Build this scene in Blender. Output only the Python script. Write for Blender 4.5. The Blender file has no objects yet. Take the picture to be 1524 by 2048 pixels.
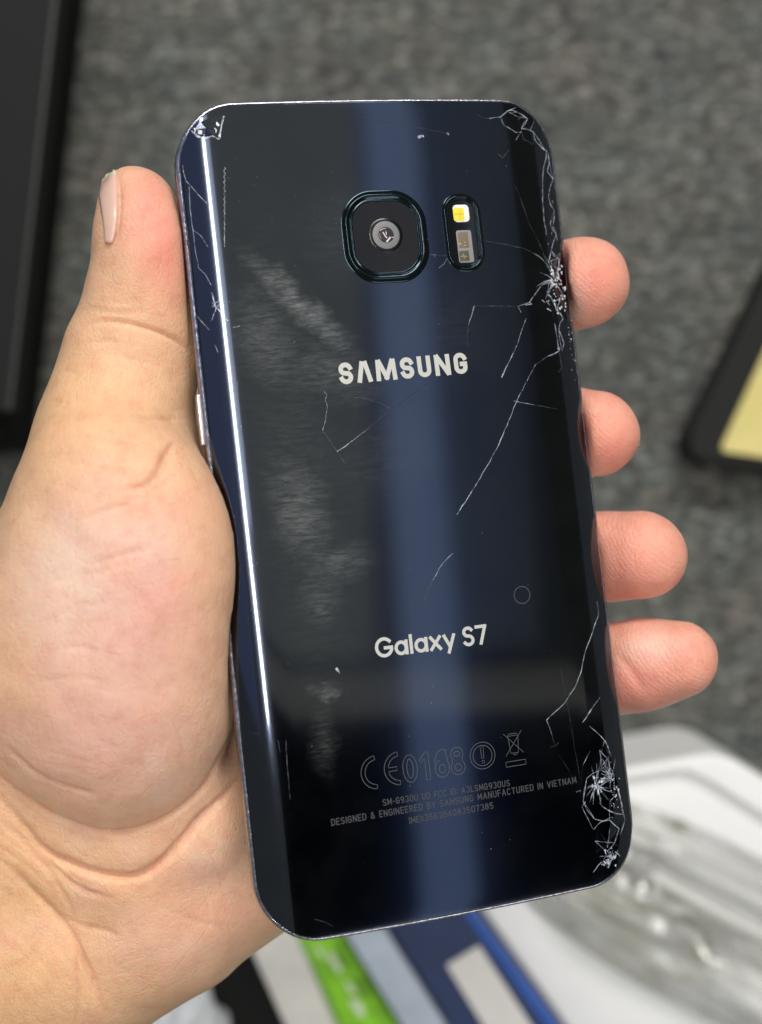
import bpy, bmesh, math, random
import numpy as np
from mathutils import Vector, Matrix, Euler
from mathutils.bvhtree import BVHTree
R = math.radians
random.seed(7)
rng = np.random.default_rng(7)
C = bpy.context.scene.collection
SC = bpy.context.scene
MM = 0.001

# ------------------------------------------------------------------ camera, world, lamps
F = 2600.0            # focal length in photograph pixels (1524 wide)
CAMZ = 480.0          # camera height above the carpet, mm
cd = bpy.data.cameras.new('camera'); cam = bpy.data.objects.new('camera', cd); C.objects.link(cam)
cam.location = (0, 0, CAMZ * MM)
cd.sensor_fit = 'HORIZONTAL'; cd.sensor_width = 36; cd.lens = 36 * F / 1524
cd.clip_start = 0.01; cd.clip_end = 20
cd.dof.use_dof = True; cd.dof.focus_distance = 0.226; cd.dof.aperture_fstop = 12.5
SC.camera = cam
w = bpy.data.worlds.new("World"); SC.world = w; w.use_nodes = True
bg = w.node_tree.nodes['Background']; bg.inputs['Color'].default_value = (0.95, 1.0, 0.93, 1); bg.inputs['Strength'].default_value = 0.19
SC.view_settings.view_transform = 'Standard'; SC.view_settings.look = 'None'
SC.view_settings.exposure = 0.0; SC.view_settings.gamma = 1
SC.cycles.max_bounces = 10; SC.cycles.transparent_max_bounces = 16
SC.cycles.caustics_refractive = False; SC.cycles.caustics_reflective = False
SC.cycles.sample_clamp_indirect = 4

def lamp(name, loc, size, radiance, target=(0, 0, 0.25), color=(1, 1, 1), yaw=0.0):
    ld = bpy.data.lights.new(name, 'AREA'); ld.shape = 'RECTANGLE'; ld.size, ld.size_y = size
    ld.energy = radiance * math.pi * size[0] * size[1]; ld.color = color
    o = bpy.data.objects.new(name, ld); C.objects.link(o); o.location = loc
    if target is None: o.rotation_euler = (0, 0, yaw)
    else:
        q = (Vector(loc) - Vector(target)).to_track_quat('Z', 'Y').to_matrix()
        o.matrix_world = Matrix.Translation(loc) @ (Matrix.Rotation(yaw, 3, 'Z') @ q).to_4x4()
    return o
LAMPS = [
 # name, location, (width, length), radiance, colour, yaw
 ('tube_lamp', (0.055, 0.25, 1.45), (0.045, 0.72), 53.0, (1, 0.96, 0.89), 9.0),
 ('tube_halo_fill', (0.075, 0.36, 1.458), (0.17, 0.52), 2.2, (0.85, 0.92, 1.0), 9.0),  # added wide dim panel, gives the tube highlight a soft halo
 ('left_curve_fill', (-0.62, 0.50, 1.55), (1.1, 1.3), 0.36, (0.30, 0.44, 1.0), 0),  # added blue panel, tints the reflection in the left glass curve
 ('far_lamp', (0.30, 1.50, 1.55), (1.4, 0.6), 17.5, (1.0, 0.97, 0.93), 0),
 ('rear_fill', (1.0, -0.75, 1.50), (0.9, 0.5), 3.6, (1.0, 0.98, 0.95), 0),  # added fill, brightens the boxes at the bottom
 ('grey_fill', (0.36, 0.60, 1.456), (0.70, 1.20), 0.29, (1.0, 0.98, 0.76), 0),  # added panel, lifts the grey reflected left of the blue band
 ('olive_strip_fill', (0.74, -0.045, 1.456), (1.35, 0.05), 0.30, (1.0, 0.93, 0.66), 0),  # added thin strip, puts an olive line into the glass reflection
 ('blue_band_fill', (0.782, 0.20, 1.45), (0.085, 1.9), 1.05, (0.47, 0.64, 1.0), 2.5),  # added panel, makes the blue band reflected in the glass
 ('blue_band_fill_dim', (0.895, 0.52, 1.452), (0.14, 1.02), 0.21, (0.62, 0.78, 1.0), 0),  # added weaker panel, fades that band off to its right
]
for n, l, s, rad, col, yw in LAMPS: lamp(n, l, s, rad, None, col, R(yw))

# ------------------------------------------------------------------ helpers
def W(px, py, d):      # the place seen at photograph pixel (px, py), d mm below the camera
    return Vector(((px - 762) / F * d, -(py - 1024) / F * d, CAMZ - d)) * MM

def new_obj(name, verts, faces, mat=None, parent=None, smooth=True):
    me = bpy.data.meshes.new(name)
    me.from_pydata([tuple(v) for v in verts], [], [tuple(f) for f in faces]); me.update()
    if smooth:
        me.polygons.foreach_set('use_smooth', [True] * len(me.polygons))
    o = bpy.data.objects.new(name, me); C.objects.link(o)
    if mat: me.materials.append(mat)
    if parent: o.parent = parent
    return o
def from_bm(name, bm, mat=None, parent=None, smooth=False):
    me = bpy.data.meshes.new(name); bmesh.ops.recalc_face_normals(bm, faces=bm.faces[:]); bm.to_mesh(me); bm.free()
    if smooth: me.polygons.foreach_set('use_smooth', [True] * len(me.polygons))
    o = bpy.data.objects.new(name, me); C.objects.link(o)
    if mat: me.materials.append(mat)
    if parent: o.parent = parent
    return o
def tag(o, label=None, cat=None, group=None, kind=None):
    if label: o['label'] = label
    if cat: o['category'] = cat
    if group: o['group'] = group
    if kind: o['kind'] = kind
    return o
def empty(name, loc=(0, 0, 0)):
    o = bpy.data.objects.new(name, None); C.objects.link(o); o.location = loc; o.empty_display_size = 0.01
    return o

def mat(name, color=(0.5, 0.5, 0.5), rough=0.5, metal=0.0, **kw):
    m = bpy.data.materials.new(name); m.use_nodes = True
    b = m.node_tree.nodes['Principled BSDF']
    b.inputs['Base Color'].default_value = (*color, 1); b.inputs['Roughness'].default_value = rough
    b.inputs['Metallic'].default_value = metal
    for k, v in kw.items(): b.inputs[k.replace('_', ' ')].default_value = v
    return m
class G:               # small node-graph helper
    def __init__(s, m): s.t = m.node_tree; s.b = s.t.nodes.get('Principled BSDF'); s.out = s.t.nodes.get('Material Output')
    def n(s, typ, **kw):
        x = s.t.nodes.new(typ)
        for k, v in kw.items(): setattr(x, k, v)
        return x
    def l(s, a, b): s.t.links.new(a, b)
    def val(s, v, inp):
        if isinstance(v, (int, float)): inp.default_value = v
        else: s.l(v, inp)
    def math(s, op, a, b=0.0, c=None):
        x = s.n('ShaderNodeMath', operation=op); s.val(a, x.inputs[0]); s.val(b, x.inputs[1])
        if c is not None: s.val(c, x.inputs[2])
        return x.outputs[0]
    def coord(s, which='Object', scale=(1, 1, 1), rot=(0, 0, 0), loc=(0, 0, 0)):
        t = s.n('ShaderNodeTexCoord'); m = s.n('ShaderNodeMapping'); s.l(t.outputs[which], m.inputs[0])
        m.inputs['Scale'].default_value = scale; m.inputs['Rotation'].default_value = rot; m.inputs['Location'].default_value = loc
        return m.outputs[0]
    def noise(s, vec, scale=5, detail=4, rough=0.5, dist=0.0, out='Fac'):
        x = s.n('ShaderNodeTexNoise'); s.l(vec, x.inputs['Vector']); x.inputs['Scale'].default_value = scale
        x.inputs['Detail'].default_value = detail; x.inputs['Roughness'].default_value = rough; x.inputs['Distortion'].default_value = dist
        return x.outputs[out]
    def ramp(s, fac, stops, interp='LINEAR'):
        x = s.n('ShaderNodeValToRGB'); s.l(fac, x.inputs[0]); cr = x.color_ramp; cr.interpolation = interp
        while len(cr.elements) > len(stops): cr.elements.remove(cr.elements[-1])
        while len(cr.elements) < len(stops): cr.elements.new(0.5)
        for e, (p, c) in zip(cr.elements, stops): e.position = p; e.color = (*c, 1) if len(c) == 3 else c
        return x.outputs[0]
    def mix(s, fac, a, b, mode='MIX'):
        x = s.n('ShaderNodeMix', data_type='RGBA', blend_type=mode)
        s.val(fac, x.inputs[0])
        for v, i in ((a, x.inputs[6]), (b, x.inputs[7])):
            if isinstance(v, tuple): i.default_value = (*v, 1)
            else: s.l(v, i)
        return x.outputs[2]
    def bump(s, h, strength=0.3, dist=0.001, normal=None):
        x = s.n('ShaderNodeBump'); s.l(h, x.inputs['Height']); x.inputs['Strength'].default_value = strength
        x.inputs['Distance'].default_value = dist
        if normal is not None: s.l(normal, x.inputs['Normal'])
        return x.outputs[0]

def prism(name, pts, z0, z1, m, parent=None, bevel=0.0, segs=3):
    """closed prism on world points pts (xy), bevelled"""
    bm = bmesh.new()
    lo = [bm.verts.new((p[0], p[1], z0)) for p in pts]; hi = [bm.verts.new((p[0], p[1], z1)) for p in pts]
    bm.faces.new(lo[::-1]); bm.faces.new(hi); n = len(pts)
    for i in range(n): bm.faces.new((lo[i], lo[(i + 1) % n], hi[(i + 1) % n], hi[i]))
    bmesh.ops.recalc_face_normals(bm, faces=bm.faces[:])
    if bevel: bmesh.ops.bevel(bm, geom=bm.edges[:], offset=bevel, segments=segs, profile=0.5, affect='EDGES')
    return from_bm(name, bm, m, parent, smooth=False)

# ------------------------------------------------------------------ carpet and background
m = mat('carpet', rough=0.95); g = G(m)
v = g.coord('Object', (1, 2.0, 1))
n1 = g.noise(v, 170, 8, 0.8, 0.5); n2 = g.noise(v, 26, 4, 0.55); n3 = g.noise(g.coord('Object'), 700, 3, 0.6)
base = g.ramp(n1, [(0.34, (0.018, 0.019, 0.018)), (0.46, (0.085, 0.087, 0.082)), (0.54, (0.20, 0.202, 0.188)), (0.65, (0.60, 0.60, 0.56))])
tint = g.ramp(g.noise(g.coord('Object', (1, 1.5, 1), loc=(3, 1, 0)), 34, 5, 0.6), [(0.38, (0.90, 0.97, 0.98)), (0.52, (0.98, 0.99, 0.94)), (0.66, (1.08, 0.97, 0.93))])
col = g.mix(1.0, base, tint, 'MULTIPLY')
col = g.mix(1.0, col, g.ramp(n2, [(0.35, (0.72, 0.73, 0.74)), (0.65, (1.12, 1.1, 1.06))]), 'MULTIPLY')
col = g.mix(g.math('MULTIPLY', n3, 0.35), col, (0.06, 0.06, 0.055))
g.l(col, g.b.inputs['Base Color']); g.l(g.bump(n1, 0.9, 0.002), g.b.inputs['Normal'])
g.b.inputs['Sheen Weight'].default_value = 0.15
N = 90; xs = np.linspace(-1.5, 1.5, N)
vv = []
for y in xs:
    for x in xs: vv.append((x, y, 0.0006 * math.sin(x * 40 + 3 * math.sin(y * 13)) - 0.0006))
carpet = new_obj('carpet', vv, [(j * N + i, j * N + i + 1, (j + 1) * N + i + 1, (j + 1) * N + i) for j in range(N - 1) for i in range(N - 1)], m)
tag(carpet, 'grey olive mottled carpet under everything', kind='structure')

m_ceil = mat('dark_ceiling', (0.42, 0.42, 0.36), 0.9); m_blocker = mat('blocker_black', (0.02, 0.02, 0.022), 0.9); m_ceil3 = mat('ceiling_trim', (0.9, 0.88, 0.72), 0.9)
def slab(name, x0, x1, y0, y1, z0, z1, m_, label):
    o = prism(name, [(x0, y0), (x1, y0), (x1, y1), (x0, y1)], z0, z1, m_); tag(o, label, kind='structure'); return o
slab('ceiling', 0.86, 2.6, -0.055, 2.0, 1.50, 1.54, m_ceil, 'dark grey ceiling over the right side of the table')
slab('reflection_blocker', 0.22, 2.6, -0.40, -0.08, 1.47, 1.54, m_blocker, 'added unseen black panel that darkens the lower glass reflection')  # unseen panel added to keep the lower glass reflection dark

def xy(*pts, d): return [W(px, py, d) for px, py in pts]

# black box, top left
m = mat('black_card', (0.010, 0.010, 0.0105), 0.75, Specular_IOR_Level=0.3); g = G(m)
g.l(g.bump(g.noise(g.coord(), 900, 3), 0.12, 0.0005), g.b.inputs['Normal'])
m_shaded = mat('black_card_shaded', (0.004, 0.004, 0.004), 0.8, Specular_IOR_Level=0.2)  # darker copy of the lid card, side shade put into its colour
root = empty('black_box', W(-60, 300, 480))
tag(root, 'large matt black box lying on the carpet at the top left', 'box')
def child(o, root):
    o.parent = root; o.matrix_parent_inverse = Matrix.Translation(-root.location); return o
d = 424
child(prism('lid', xy((-420, -300), (146, -300), (112, 0), (66, 415), (20, 820), (-420, 862), d=d), (CAMZ - d) * MM - 0.014, (CAMZ - d) * MM, m, None, 0.0008), root)
child(prism('base', xy((-440, -300), (190, -300), (162, 0), (112, 430), (60, 900), (-440, 930), d=474), 0.0005, (CAMZ - d) * MM - 0.0145, m_shaded, None, 0.001), root)
m_edge = mat('pale_edge', (0.07, 0.07, 0.062), 0.5)  # paler strip along the lid edge
child(prism('lid_edge', xy((146.5, -300), (112.5, 0), (66.5, 415), (20.5, 820), (16, 820), (62, 415), (107, 0), (141, -300), d=d), (CAMZ - d) * MM - 0.002, (CAMZ - d) * MM + 0.0004, m_edge, None, 0.0002), root)

# black tray with yellow card, right
m_blk = mat('soft_black', (0.005, 0.005, 0.005), 0.8)
m = mat('yellow_paper', (0.8, 0.7, 0.3), 0.75); g = G(m)
g.l(g.ramp(g.noise(g.coord(), 60, 4), [(0.3, (0.66, 0.56, 0.20)), (0.7, (0.74, 0.64, 0.26))]), g.b.inputs['Base Color'])
root = empty('black_tray', W(1600, 800, 480)); tag(root, 'black edged tray holding a pale yellow card at the right border', 'tray')
d = 462
child(prism('tray_body', xy((1640, 330), (1378, 868), (1377, 895), (1388, 915), (1410, 926), (1800, 985), (1800, 330), d=d), 0.0005, (CAMZ - d) * MM, m_blk, None, 0.002), root)
child(prism('yellow_card', xy((1650, 440), (1443, 893), (1446, 903), (1750, 950), (1750, 440), d=d - 1), (CAMZ - d) * MM - 0.0005, (CAMZ - d + 1.2) * MM, m, None, 0.0003), root)

# slim boxes, bottom
def noisy(name, c, rough, amt=0.12, scale=90, **kw):
    m = mat(name, c, rough, **kw); g = G(m)
    lo = tuple(x * (1 - amt) for x in c); hi = tuple(min(1, x * (1 + amt)) for x in c)
    nn = g.noise(g.coord(), scale, 5, 0.6)
    g.l(g.ramp(nn, [(0.3, lo), (0.7, hi)]), g.b.inputs['Base Color']); g.l(g.bump(nn, 0.15, 0.001), g.b.inputs['Normal'])
    return m
m_cream = noisy('cream_card', (0.80, 0.78, 0.72), 0.6)
m_green = noisy('green_card', (0.24, 0.58, 0.022), 0.45, 0.5, 110)
m_lblue = noisy('pale_blue_card', (0.52, 0.59, 0.70), 0.5)
m_navy = noisy('navy_card', (0.020, 0.038, 0.115), 0.45, 0.2)
m_blue = noisy('blue_tape', (0.025, 0.10, 0.42), 0.4)
m_white = noisy('white_card', (0.90, 0.90, 0.90), 0.45, 0.05, 40)
m_label = noisy('paper_label', (0.78, 0.75, 0.72), 0.7, 0.05)
def slim(name, pts, d, m, label):
    root = empty(name, W(pts[0][0], pts[0][1], 480)); tag(root, label, 'box', 'slim boxes standing side by side')
    child(prism('body', xy(*pts, d=d), 0.0005, (CAMZ - d) * MM, m, None, 0.0012), root); return root
slim('slim_box', [(395, 1690), (494, 1660), (606, 1906), (676, 2068), (830, 2400), (735, 2400), (572, 2060), (503, 1906)], 418, m_cream, 'cream white slim box beside the green one')
slim('slim_box', [(500, 1655), (590, 1640), (690, 1880), (800, 2058), (1010, 2400), (850, 2400), (683, 2058), (610, 1900)], 424, m_green, 'bright green slim box between the cream and pale blue boxes')
slim('slim_box', [(600, 1640), (640, 1630), (771, 1856), (899, 2058), (1110, 2400), (1020, 2400), (804, 2056), (694, 1878)], 415, m_lblue, 'pale blue slim box between the green and navy boxes')
r4 = slim('slim_box', [(645, 1620), (790, 1600), (945, 1815), (1118, 2052), (1370, 2400), (1120, 2400), (904, 2058), (778, 1858)], 412, m_navy, 'navy blue slim box with a cream paper label')
child(prism('blue_strip', xy((757, 1600), (788, 1598), (946, 1815), (1119, 2052), (1350, 2385), (1322, 2385), (1092, 2052), (918, 1815), d=411.5), (CAMZ - 412.5) * MM, (CAMZ - 411) * MM, m_blue, None, 0.0003), r4)
child(prism('paper_label', xy((893, 1931), (958, 1892), (1180, 2230), (1100, 2270), d=411), (CAMZ - 412.5) * MM, (CAMZ - 410.9) * MM, m_label, None, 0.0002), r4)

m_wear = noisy('worn_white', (0.75, 0.80, 0.62), 0.6)
r2 = [o for o in C.objects if o.name.startswith('slim_box') and o.get('label', '').startswith('bright green')][0]
for (px_, py_, a_, b_) in ((668, 1925, 9, 26), (700, 1975, 7, 20), (715, 2015, 12, 22), (640, 1905, 5, 18)):
    pts_ = [(px_ + a_ * math.cos(R(t)) * random.uniform(.6, 1.2) + b_ * .5 * math.sin(R(t)) , py_ + b_ * math.sin(R(t)) * random.uniform(.6, 1.2)) for t in range(0, 360, 40)]
    child(prism('worn_patch', xy(*pts_, d=423.8), (CAMZ - 424.2) * MM, (CAMZ - 423.7) * MM, m_wear), r2)

# white box lid with raised rim, lower right
root = empty('white_box', W(1400, 1900, 480)); tag(root, 'large white box lid with raised rim below the phone corner', 'box lid')
outer = [(800, 1608), (1255, 1537), (1400, 1510), (1432, 1508), (1470, 1520), (1660, 1640), (1900, 1900), (1900, 2400), (1390, 2400), (1128, 2052), (955, 1812)]
child(prism('lid_panel', xy(*outer, d=424), 0.0005, (CAMZ - 424) * MM, m_white, None, 0.002), root)
rim_o = [(1100, 1562), (1255, 1537), (1400, 1510), (1432, 1508), (1470, 1520), (1680, 1650), (1900, 1880)]
rim_i = [(1100, 1582), (1255, 1560), (1345, 1545), (1375, 1545), (1410, 1560), (1600, 1680), (1800, 1880)]
child(prism('rim', xy(*(rim_o + rim_i[::-1]), d=420), (CAMZ - 425) * MM, (CAMZ - 420) * MM, m_white, None, 0.0016), root)

# clear plastic blister tray lying on the white lid
m = mat('clear_plastic', (0.86, 0.86, 0.84), 0.08); g = G(m)
bn = g.bump(g.noise(g.coord('Object', (0.12, 1.5, 1)), 60, 1, 0.5), 0.30, 0.002); g.l(bn, g.b.inputs['Normal'])
tr = g.n('ShaderNodeBsdfTransparent'); g.l(g.ramp(g.noise(g.coord('Object', (0.5, 1.3, 1)), 55, 4, 0.6, 1.0), [(0.32, (0.72, 0.72, 0.66)), (0.46, (0.95, 0.95, 0.93)), (0.6, (1, 1, 1))]), tr.inputs[0]); mx = g.n('ShaderNodeMixShader'); gls = g.n('ShaderNodeBsdfGlossy'); gls.inputs['Roughness'].default_value = 0.14; g.l(bn, gls.inputs['Normal'])
lw = g.n('ShaderNodeLayerWeight'); lw.inputs['Blend'].default_value = 0.35; g.l(bn, lw.inputs['Normal'])
fr = g.math('ADD', g.math('MULTIPLY', lw.outputs['Facing'], 0.55), 0.07)
g.l(fr, mx.inputs[0]); g.l(tr.outputs[0], mx.inputs[1]); g.l(gls.outputs[0], mx.inputs[2])
mx2 = g.n('ShaderNodeMixShader'); g.l(g.ramp(g.noise(g.coord('Object', (0.25, 1.6, 1)), 75, 3, 0.6, 0.5), [(0.5, (0.02,) * 3), (0.68, (0.7,) * 3)]), mx2.inputs[0]); g.l(mx.outputs[0], mx2.inputs[1]); g.l(g.b.outputs[0], mx2.inputs[2]); g.l(mx2.outputs[0], g.out.inputs[0])  # milky white streaks painted in as highlights on the ribs
cx, cy = W(1445, 1880, 412)[:2]
ang = R(-28); NX, NY = 190, 120; A_, B_ = 0.075, 0.0225
verts = []
def tray_h(u, v):
    rr = (abs(u) ** 2.6 + abs(v) ** 2.6) ** (1 / 2.6)
    if rr > 0.9: h = 0.0022 * (1 - max(0, rr - 0.93) / 0.07) if rr > .93 else 0.0022
    else:
        t = min(1, (0.9 - rr) / 0.16); t = t * t * (3 - 2 * t)
        h = 0.0022 + 0.0085 * t
        k = 0.5 + 0.5 * math.tanh(4 * math.sin(v * 11.0 + 0.8))
        h += (0.0060 * k - 0.003) * t * min(1, (0.9 - rr) / 0.25)
        h -= 0.006 * math.exp(-(((u + 0.08) / 0.10) ** 2 + ((v + 0.15) / 0.22) ** 2)) * t
        h += 0.004 * math.exp(-(((u - 0.30) / 0.09) ** 2 + ((v - 0.25) / 0.2) ** 2)) * t
        h -= 0.005 * math.exp(-(((u + 0.42) / 0.05) ** 2 + ((v - 0.35) / 0.3) ** 2)) * t
    return h
for j in range(NY):
    for i in range(NX):
        u = -1 + 2 * i / (NX - 1); v = -1 + 2 * j / (NY - 1)
        # square to superellipse
        uu = u * math.sqrt(max(0, 1 - 0.42 * v * v)); vv_ = v * math.sqrt(max(0, 1 - 0.42 * u * u))
        h = tray_h(uu, vv_) 
        x, y = uu * A_, vv_ * B_ * 1.22
        verts.append((x, y, h))
faces = [(j * NX + i, j * NX + i + 1, (j + 1) * NX + i + 1, (j + 1) * NX + i) for j in range(NY - 1) for i in range(NX - 1)]
tray = new_obj('plastic_tray', verts, faces, m); tray.location = (cx, cy, (CAMZ - 424) * MM + 0.0006); tray.rotation_euler = (0, 0, ang)
sm = tray.modifiers.new('solid', 'SOLIDIFY'); sm.thickness = 0.0003; sm.offset = 1
tag(tray, 'clear ribbed plastic blister tray lying on the white lid', 'plastic tray')

# crumpled white plastic bag and black mat, bottom left
prism_m = prism('black_mat', xy((-100, 1800), (420, 1800), (520, 1700), (640, 2100), (700, 2400), (-100, 2400), d=474), 0.0005, 0.006, m_blk, None, 0.001)
tag(prism_m, 'black mat showing between the wrist and the cream box', 'mat')
m = mat('white_film', (0.74, 0.76, 0.79), 0.3); g = G(m); g.l(g.bump(g.noise(g.coord(), 60, 3), 0.5, 0.004), g.b.inputs['Normal'])
bm = bmesh.new(); bmesh.ops.create_icosphere(bm, subdivisions=5, radius=1)
for v_ in bm.verts:
    c = v_.co.copy(); nz = 0.10 * math.sin(c.x * 6 + 2 * c.y) + 0.07 * math.sin(c.y * 11 + c.z * 5) + 0.04 * math.sin(c.x * 19 - c.y * 7)
    f = 1 + nz
    v_.co = Vector((c.x * 0.029 * f, c.y * 0.030 * f, c.z * 0.012 * f))
bag = from_bm('plastic_bag', bm, m, None, True); q = W(292, 2105, 455); bag.location = (q.x, q.y, 0.0195)
tag(bag, 'rounded white plastic bag under the wrist at the bottom', 'plastic bag')

# ------------------------------------------------------------------ smartphone
def rot(a, b, c):
    return Matrix.Rotation(b, 3, 'Y') @ Matrix.Rotation(a, 3, 'X') @ Matrix.Rotation(c, 3, 'Z')
PR = rot(-0.0665, 0.2713, 0.0982); PT = Vector((5.296, 1.533, CAMZ - 227.73)) * MM
PM = Matrix.Translation(PT) @ PR.to_4x4(); PMI = PM.inverted()
phone = empty('smartphone'); phone.matrix_world = PM
tag(phone, 'dark blue smartphone seen from its cracked glass back', 'smartphone')
GH = 2.5; HW, HH, CR = 34.8, 70.75, 10.5
def loop(o, ns=70, nt=34, nc=14):
    w_, h_, r = HW - o, HH - o, max(CR - o, 0.8); P = []
    def arc(cx, cy, a0):
        for k in range(nc): t = a0 + (k + 0.5) / nc * math.pi / 2; P.append((cx + r * math.cos(t), cy + r * math.sin(t)))
    def line(a, b, n):
        for k in range(n): t = k / (n - 1); P.append((a[0] + (b[0] - a[0]) * t, a[1] + (b[1] - a[1]) * t))
    line((w_, -h_ + r), (w_, h_ - r), ns); arc(w_ - r, h_ - r, 0)
    line((w_ - r, h_), (-w_ + r, h_), nt); arc(-w_ + r, h_ - r, math.pi / 2)
    line((-w_, h_ - r), (-w_, -h_ + r), ns); arc(-w_ + r, -h_ + r, math.pi)
    line((-w_ + r, -h_), (w_ - r, -h_), nt); arc(w_ - r, -h_ + r, 1.5 * math.pi)
    return [(x, y * (1 + 0.0085 * (1 - (x / HW) ** 2))) for x, y in P]
def gz(x, y):          # height of the back glass over the rim plane, mm
    s = min(1, max(0, (abs(x) - (HW - 0.5 - 9.0)) / 9.0))
    z = GH - 2.1 * (1 - math.sqrt(1 - (0.93 * s) ** 2)) / (1 - math.sqrt(1 - 0.93 ** 2))
    t = min(1, max(0, (abs(y) - (HH - 3.2)) / 3.2)); z -= 0.04 * t ** 3 * (1 - 0.6 * s)
    return z
def loops_mesh(name, prof, mat_, parent, cap_start=False, cap_end=False, zf=None, smooth=True, za=None):
    V = []; Fc = []; n = None
    for o, z in prof:
        L = loop(o); n = len(L)
        V += [(x * MM, y * MM, (z if zf is None else zf(x, y)) * MM + (za(x, y, z) * MM if za else 0)) for x, y in L]
    for k in range(len(prof) - 1):
        for i in range(n):
            j = (i + 1) % n; Fc.append((k * n + i, k * n + j, (k + 1) * n + j, (k + 1) * n + i))
    if cap_end: Fc.append(tuple(range((len(prof) - 1) * n, len(prof) * n)))
    if cap_start: Fc.append(tuple(range(n))[::-1])
    return new_obj(name, V, Fc, mat_, parent, smooth)

# metal rim
m_rim = mat('rim_metal', (0.50, 0.48, 0.55), 0.22, 1.0); g = G(m_rim)
nn = g.noise(g.coord(), 1500, 3, 0.7); g.l(g.ramp(nn, [(0.3, (0.25, 0.25, 0.3)), (0.55, (0.5, 0.49, 0.56)), (0.75, (0.72, 0.7, 0.76))]), g.b.inputs['Base Color'])
g.l(g.bump(nn, 0.2, 0.0003), g.b.inputs['Normal'])
loops_mesh('frame', [(0.58, 0.0), (0.55, 0.36), (0.50, 0.40), (0.16, 0.23), (0.05, 0.15), (0.03, 0.10), (0.12, 0.05), (0.12, -0.05), (0.0, -0.15), (-0.02, -1.0), (0.0, -2.0), (0.25, -3.4), (0.9, -4.2), (1.4, -4.5)], m_rim, phone, za=lambda x, y, z: max(0, gz(x, y) - 0.40) * min(1, max(0, (z + 1.6) / 1.5)))
m_scr = mat('screen_glass', (0.004, 0.004, 0.005), 0.05)
loops_mesh('screen', [(1.4, -4.45), (1.6, -4.9), (2.4, -5.2), (4, -5.3)], m_scr, phone, cap_end=True)

# back glass
m_gl = mat('back_glass', (0.036, 0.044, 0.068), 0.10, 1.0, Coat_Weight=1.0, Coat_Roughness=0.015, Coat_IOR=1.5); g = G(m_gl)
vec = g.coord('Object', (1000, 1000, 1000))       # millimetres
def ell(cx_, cy_, rx, ry, a, soft=0.5):
    mp = g.n('ShaderNodeMapping', vector_type='TEXTURE'); g.l(dist_vec, mp.inputs[0])
    mp.inputs['Location'].default_value = (cx_, cy_, GH); mp.inputs['Rotation'].default_value = (0, 0, R(a)); mp.inputs['Scale'].default_value = (rx, ry, 8)
    ln = g.n('ShaderNodeVectorMath', operation='LENGTH'); g.l(mp.outputs[0], ln.inputs[0])
    mr = g.n('ShaderNodeMapRange', interpolation_type='SMOOTHSTEP'); g.l(ln.outputs['Value'], mr.inputs[0])
    mr.inputs[1].default_value = 1.0; mr.inputs[2].default_value = soft; mr.inputs[3].default_value = 0; mr.inputs[4].default_value = 1
    return mr.outputs[0]
wob = g.noise(vec, 0.25, 4, 0.6, 0, 'Color')
vm = g.n('ShaderNodeVectorMath', operation='SUBTRACT'); g.l(wob, vm.inputs[0]); vm.inputs[1].default_value = (0.5, 0.5, 0.5)
vs = g.n('ShaderNodeVectorMath', operation='SCALE'); g.l(vm.outputs[0], vs.inputs[0]); vs.inputs['Scale'].default_value = 6
va = g.n('ShaderNodeVectorMath', operation='ADD'); g.l(vec, va.inputs[0]); g.l(vs.outputs[0], va.inputs[1]); dist_vec = va.outputs[0]
SM = [(-16.5, 35.5, 18, 3.6, -47, 0.0, 1.15), (-23.0, 30, 8, 14, 10, 0.0, 0.60), (-20.5, 1, 8, 14, 12, 0.0, 0.80), (-15.5, -9, 9, 5.5, 0, 0.0, 0.55), (-19.5, -30.5, 3.6, 2.2, 0, 0.1, 0.8),
      (-21, -38, 4, 9, 0, 0.0, 0.3), (-13, 24, 14, 7, -20, 0.0, 0.5), (-19, -15, 6, 8, 0, 0.0, 0.5), (-20, 8, 12, 60, 2, 0.0, 0.16), (-8, 47, 11, 12, 0, 0.0, 0.14), (-6, 8, 18, 12, 30, 0.0, 0.12), (8, 30, 16, 14, 0, 0.0, 0.07)]  # finger smudges; the long faint ellipse paints haze to lift the left reflection
tot = None
for (a1, a2, a3, a4, a5, so, st) in SM:
    e = g.math('MULTIPLY', ell(a1, a2, a3, a4, a5, so), st); tot = e if tot is None else g.math('MAXIMUM', tot, e)
wv = g.n('ShaderNodeTexWave', wave_type='BANDS', bands_direction='DIAGONAL'); g.l(vec, wv.inputs['Vector'])
wv.inputs['Scale'].default_value = 0.42; wv.inputs['Distortion'].default_value = 26; wv.inputs['Detail'].default_value = 3; wv.inputs['Detail Scale'].default_value = 0.25
streak = g.noise(g.coord('Object', (500, 3000, 1000), rot=(0, 0, R(38))), 0.42, 6, 0.7, 0.6)
streak2 = g.noise(g.coord('Object', (700, 4200, 1000), rot=(0, 0, R(-22))), 0.5, 6, 0.75, 0.9)
tex = g.math('MULTIPLY', g.ramp(streak, [(0.36, (0.25,) * 3), (0.60, (1,) * 3)]), g.ramp(streak2, [(0.42, (0.45,) * 3), (0.56, (1,) * 3)]))
smudge_haze = g.math('MULTIPLY', tot, tex)
light_dirt = g.ramp(g.noise(vec, 0.12, 5, 0.6), [(0.45, (0, 0, 0)), (0.8, (1, 1, 1))])
specks = g.ramp(g.noise(vec, 3.2, 2, 0.5), [(0.74, (0, 0, 0)), (0.77, (1, 1, 1))])
hazef = g.math('ADD', g.math('MULTIPLY', smudge_haze, 0.31), g.math('MULTIPLY', light_dirt, 0.006))
hazef = g.math('ADD', hazef, g.math('MULTIPLY', specks, 0.05))
dif = g.n('ShaderNodeBsdfDiffuse'); dif.inputs[0].default_value = (0.42, 0.44, 0.43, 1)
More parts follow.
